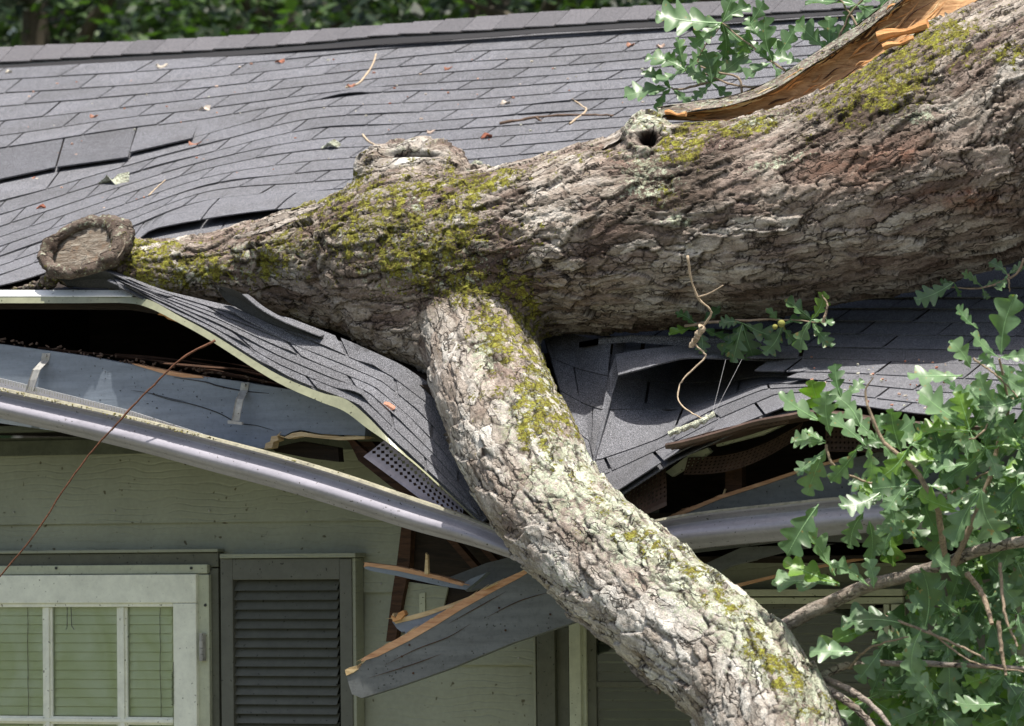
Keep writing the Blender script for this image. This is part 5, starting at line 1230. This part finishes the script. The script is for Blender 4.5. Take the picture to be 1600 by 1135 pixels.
# ------------------------------------------------------------------ twigs and scraps
def twig(pts, r0, r1, mat, label, side=(), n=26, name='twig', cat='twig'):
    r0, r1 = (r0*.78, r1*.78) if pts[0][2] > 0 else (r0, r1)
    o = thing(name, label, cat, PY(*pts[0])); mb = MB(); rn = random.Random(len(label))
    q = [PY(*poly_at(pts, s))+Vector((rn.uniform(-1, 1), 0, rn.uniform(-1, 1)))*r0*.35 for s in np.linspace(0, 1, n)]
    mb.tube(q, [lerp(r0, r1, s)*(1+.2*rn.uniform(-1, 1)) for s in np.linspace(0, 1, n)], 7); mb.build('stem', mat, o, True)
    for sp_ in side:
        mb = MB(); q = [PY(*poly_at(sp_, s)) for s in np.linspace(0, 1, 8)]; mb.tube(q, [lerp(r0*.8, r1*.7, s) for s in np.linspace(0, 1, 8)], 6); mb.build('side_shoot', mat, o, True)
    return o
def onroof(*uv): return [(u, v, surfY(u, v+1.5)-.006) for u, v in uv]
twig([(336, 532, -.5), (285, 560, -.56), (230, 612, -.6), (185, 660, -.64), (150, 698, -.66), (110, 750, -.7), (50, 840, -.75), (-20, 925, -.8)], .0036, .0022, 'vine_bark', 'long thin reddish brown vine hanging diagonally across the left gutter', name='vine', cat='vine', n=40)
twig([(1075, 400, -.47), (1078, 430, -.45), (1090, 465, -.42), (1108, 482, -.40), (1110, 495, -.38), (1095, 515, -.36), (1086, 536, -.34), (1100, 552, -.35), (1101, 560, -.36), (1075, 585, -.38), (1062, 602, -.4), (1060, 625, -.42), (1075, 642, -.44), (1100, 655, -.45)], .0036, .002, 'pale_twig', 'pale crooked twig curling over the hole right of the limb', side=[[(1090, 465, -.42), (1110, 458, -.43), (1130, 446, -.44)]], n=60)
twig([(1098, 510, -.37), (1090, 525, -.36), (1080, 542, -.35)], .011, .007, 'pale_twig', 'short thick pale stick above the hole on the shingle edge')
twig(onroof((781, 194), (820, 187), (850, 182), (900, 180), (930, 180), (958, 181)), .0075, .005, 'dark_twig', 'longest brown stick lying on the shingles left of the oak leaves', side=[onroof((838, 184), (846, 190))])
twig(onroof((890, 194), (903, 184), (916, 172), (905, 163), (895, 155)), .005, .003, 'pale_twig', 'forked pale stick crossing the long brown stick')
twig(onroof((567, 210), (577, 222), (592, 228), (612, 233)), .0045, .0028, 'pale_twig', 'small curved twig above the round branch scar')
twig(onroof((588, 85), (580, 105), (570, 120), (558, 132), (540, 137)), .004, .005, 'pale_twig', 'thin pale twig with a brown bud high on the left shingles')
twig(onroof((232, 306), (245, 293), (258, 282)), .003, .002, 'pale_twig', 'straight straw like twig on the sagging left shingles')
twig([(942, 771, -.50), (965, 763, -.50), (985, 752, -.5), (1002, 738, -.48)], .0055, .004, 'pale_twig', 'lichen speckled twig on the shingle edge right of the limb', side=[[(985, 752, -.5), (994, 748, -.5), (990, 742, -.49)]])
o = MB(); rn = random.Random(9)
ptsl = [PY(*poly_at([(1047, 682, -.56), (1075, 672, -.54), (1100, 662, -.52), (1118, 650, -.5)], s))+Vector((0, -.004, .008))+Vector((rn.uniform(-1, 1), rn.uniform(-1, 1), rn.uniform(-1, 1)))*.003 for s in np.linspace(0, 1, 20)]
o.tube(ptsl, [.006+.005*rn.random() for _ in range(20)], 8); tag(o.build('lichen_stick', 'lichen_scrap'), 'pale lichen covered stick on the torn eave edge', 'stick')
th = MB(); th.tube([PY(1134, 562, -.3), PY(1112, 650, -.52)], .00045, 4); tag(th.build('spider_thread', 'thread'), 'left of the two shiny threads across the hole', 'thread')
th = MB(); th.tube([PY(1159, 562, -.3), PY(1114, 650, -.52)], .00045, 4); tag(th.build('spider_thread', 'thread'), 'right of the two shiny threads across the hole', 'thread')
scr = [(438, 96, 7, .1, 'curled orange and cream dead leaf high on the left shingles'), (252, 104, 9, .75, 'white lichen scrap just under the ridge vent at the left'), (303, 226, 9, .25, 'brown dead leaf tuft at the edge of the lifted shingle row'), (790, 161, 7, .7, 'pale oval leaf scrap in the middle of the upper roof'), (747, 260, 13, .85, 'pale starry lichen flake just right of the round branch scar'), (518, 229, 15, .9, 'lichen and bark crumb on the shingles left of the branch scar'),
       (180, 284, 22, .9, 'long pale lichen scrap on the sagging left shingles'), (548, 134, 6, .2, 'orange bud scrap on the thin pale twig'), (699, 107, 6, .15, 'orange leaf scrap near the middle of the ridge'), (985, 70, 6, .35, 'pinkish scrap left of the oak leaves under the ridge'), (761, 213, 8, .05, 'reddish bark chip on the shingles above the trunk'), (65, 324, 7, .05, 'small red brown chip above the cut stub'), (320, 170, 9, .7, 'slim pale scrap on the upper left shingles'), (1032, 72, 6, .55, 'light scrap beside the topmost left oak leaf'), (672, 206, 6, .6, 'faint pinkish scrap below the ridge centre'), (146, 182, 6, .3, 'tiny tan scrap above the lifted shingles at left'), (14, 112, 5, .8, 'tiny white scrap at the far left under the ridge vent'), (425, 352, 8, .3, 'tan scrap on the shingles just above the mossy left trunk')]
for i, (u, v, r, tn_, lab) in enumerate(scr):
    rn = random.Random(i+50); mb = MB(); p = PY(u, v, surfY(u, v+2)-.012); rr = r*PXM*1.2; n = 9
    P = []
    for a in range(4):
        row = []
        for b in range(n+1):
            t = 2*math.pi*b/n; k = rr*(a/3)*(1+.35*math.sin(3*t+i)+.2*math.sin(7*t)*(a > 1)); row.append(p+RT*k*math.cos(t)+Vector((0, .5, .25))*k*.75*math.sin(t)+Vector((0, -.3, 1))*rr*(.45*(a/3)**2*math.sin(2*t+i)+.12))
        P.append(row)
    mb.plate(P, (0, .001, -.003), tn_); tag(mb.build('leaf_scrap', 'lichen_scrap' if tn_ > .84 else 'scrap'), lab, 'leaf scrap', 'scraps scattered on the shingles')
cr_ = MB(); p = [PY(u, v, -.46) for u, v in [(592, 630), (606, 633), (616, 640), (608, 643), (598, 638)]]
cr_.prism(p, [q+Vector((0, .01, .008)) for q in p], .3); tag(cr_.build('bark_chip', 'scrap'), 'pinkish bark chip lying on the bent shingle flap', 'bark chip')
cru = MB()
for i in range(200):
    if i < 60: u, v = random.uniform(1180, 1480), random.uniform(595, 655); Y = surfY(u, v)-.10
    else: u, v = random.uniform(0, 1050), random.uniform(90, 330); Y = surfY(u, v)-.012
    if i < 60:
        q = rowS(random.uniform(7, 10.8), random.uniform(1260, 1480))+NRM*.012
    else:
        if v > herm(LU, LV[13], u)-5 or v < herm(LU, LV[1], u): continue
        q = PY(u, v, Y)
    r_ = random.uniform(.0012, .0038); a = random.uniform(0, 3)
    cru.tube([q, q+Vector((math.cos(a), .3*math.sin(a), .1))*r_*3], r_, 5, at=random.random())
tag(cru.build('bark_crumbs', 'scrap'), kind='stuff')

# ------------------------------------------------------------------ trees beyond the ridge
def far_tree(u, Y, seed, label, R0=2.3, zc=3.2, n=5200, gap=.35):
    rn = random.Random(seed); p = PY(u, 60, Y); o = thing('tree', label, 'tree', (p.x, p.y, -2.3), 'trees beyond the ridge')
    t_ = MB(); top = Vector((p.x, p.y, zc+.6)); t_.tube([Vector((p.x, p.y, -2.3)), Vector((p.x+.1, p.y, 0)), Vector((p.x-.05, p.y, 1.6)), top], [.2, .17, .13, .05], 10)
    for k in range(9):
        a = k*2.4; b = Vector((p.x, p.y, .6+k*.35)); e = b+Vector((math.cos(a)*1.5, math.sin(a)*1.5, .9)); t_.tube([b, lerp(b, e, .5)+Vector((0, 0, .12)), e], [.06, .04, .015], 7)
    t_.build('trunk', 'tree_bark', o)
    c_ = MB(); cl = []
    for k in range(70):
        while True:
            q = Vector((rn.uniform(-1, 1), rn.uniform(-1, 1), rn.uniform(-1, 1)))
            if q.length < 1: break
        cl.append((Vector((p.x+q.x*R0, p.y+q.y*R0*.8, zc+q.z*R0*.95)), rn.uniform(.25, .6), rn.random()))
    for k in range(n):
        cc, cr__, tn_ = cl[k % 70]; q = Vector((rn.gauss(0, .5), rn.gauss(0, .5), rn.gauss(0, .5)))*cr__; b = cc+q
        d = Vector((rn.uniform(-1, 1), rn.uniform(-1, 1), rn.uniform(-.7, .3))).normalized(); nn = Vector((rn.uniform(-.6, .6), rn.uniform(-.8, .4), 1)).normalized(); L = rn.uniform(.07, .14)
        s_ = d.cross(nn).normalized(); c_.add([b, b+d*L*.5+s_*L*.32, b+d*L, b+d*L*.5-s_*L*.32], [(0, 1, 2, 3)], max(.08, min(.9, tn_*tn_*.8+rn.random()*.25)))
    c_.build('crown', 'far_leaf', o)
far_tree(60, 11, 1, 'leafy tree beyond the ridge at the far left')
far_tree(420, 12.5, 2, 'darkest tree beyond the ridge, second from the left')
far_tree(760, 11.5, 3, 'tree beyond the ridge above the round branch scar')
far_tree(1120, 10.5, 4, 'bright green tree beyond the ridge behind the upper oak leaves')
far_tree(1480, 12, 5, 'tree beyond the ridge hidden by the thick trunk end')
hg = MB(); rn = random.Random(77)
for k in range(9000):
    p = PY(rn.uniform(-500, 2000), rn.uniform(-60, 120), rn.uniform(15, 18)); d = Vector((rn.uniform(-1, 1), rn.uniform(-1, 1), rn.uniform(-1, .4))).normalized(); s_ = d.cross(Vector((rn.uniform(-.5, .5), -1, rn.uniform(0, 1)))).normalized(); L = rn.uniform(.12, .24)
    hg.add([p, p+d*L*.5+s_*L*.35, p+d*L, p+d*L*.5-s_*L*.35], [(0, 1, 2, 3)], .08+rn.random()**2*.4)
for k in range(2600):
    p = PY(rn.uniform(-500, 2000), 0, 17); p.z = rn.uniform(-2.3, 2.6); p.y += rn.uniform(-.8, .8); d = Vector((rn.uniform(-1, 1), rn.uniform(-1, 1), rn.uniform(-1, .4))).normalized(); s_ = d.cross(Vector((rn.uniform(-.5, .5), -1, rn.uniform(0, 1)))).normalized(); L = .5
    hg.add([p, p+d*L*.5+s_*L*.35, p+d*L, p+d*L*.5-s_*L*.35], [(0, 1, 2, 3)], rn.random()*.4)
tag(hg.build('woodland', 'far_leaf'), 'dark mass of distant woodland behind the trees', 'woodland', kind='stuff')
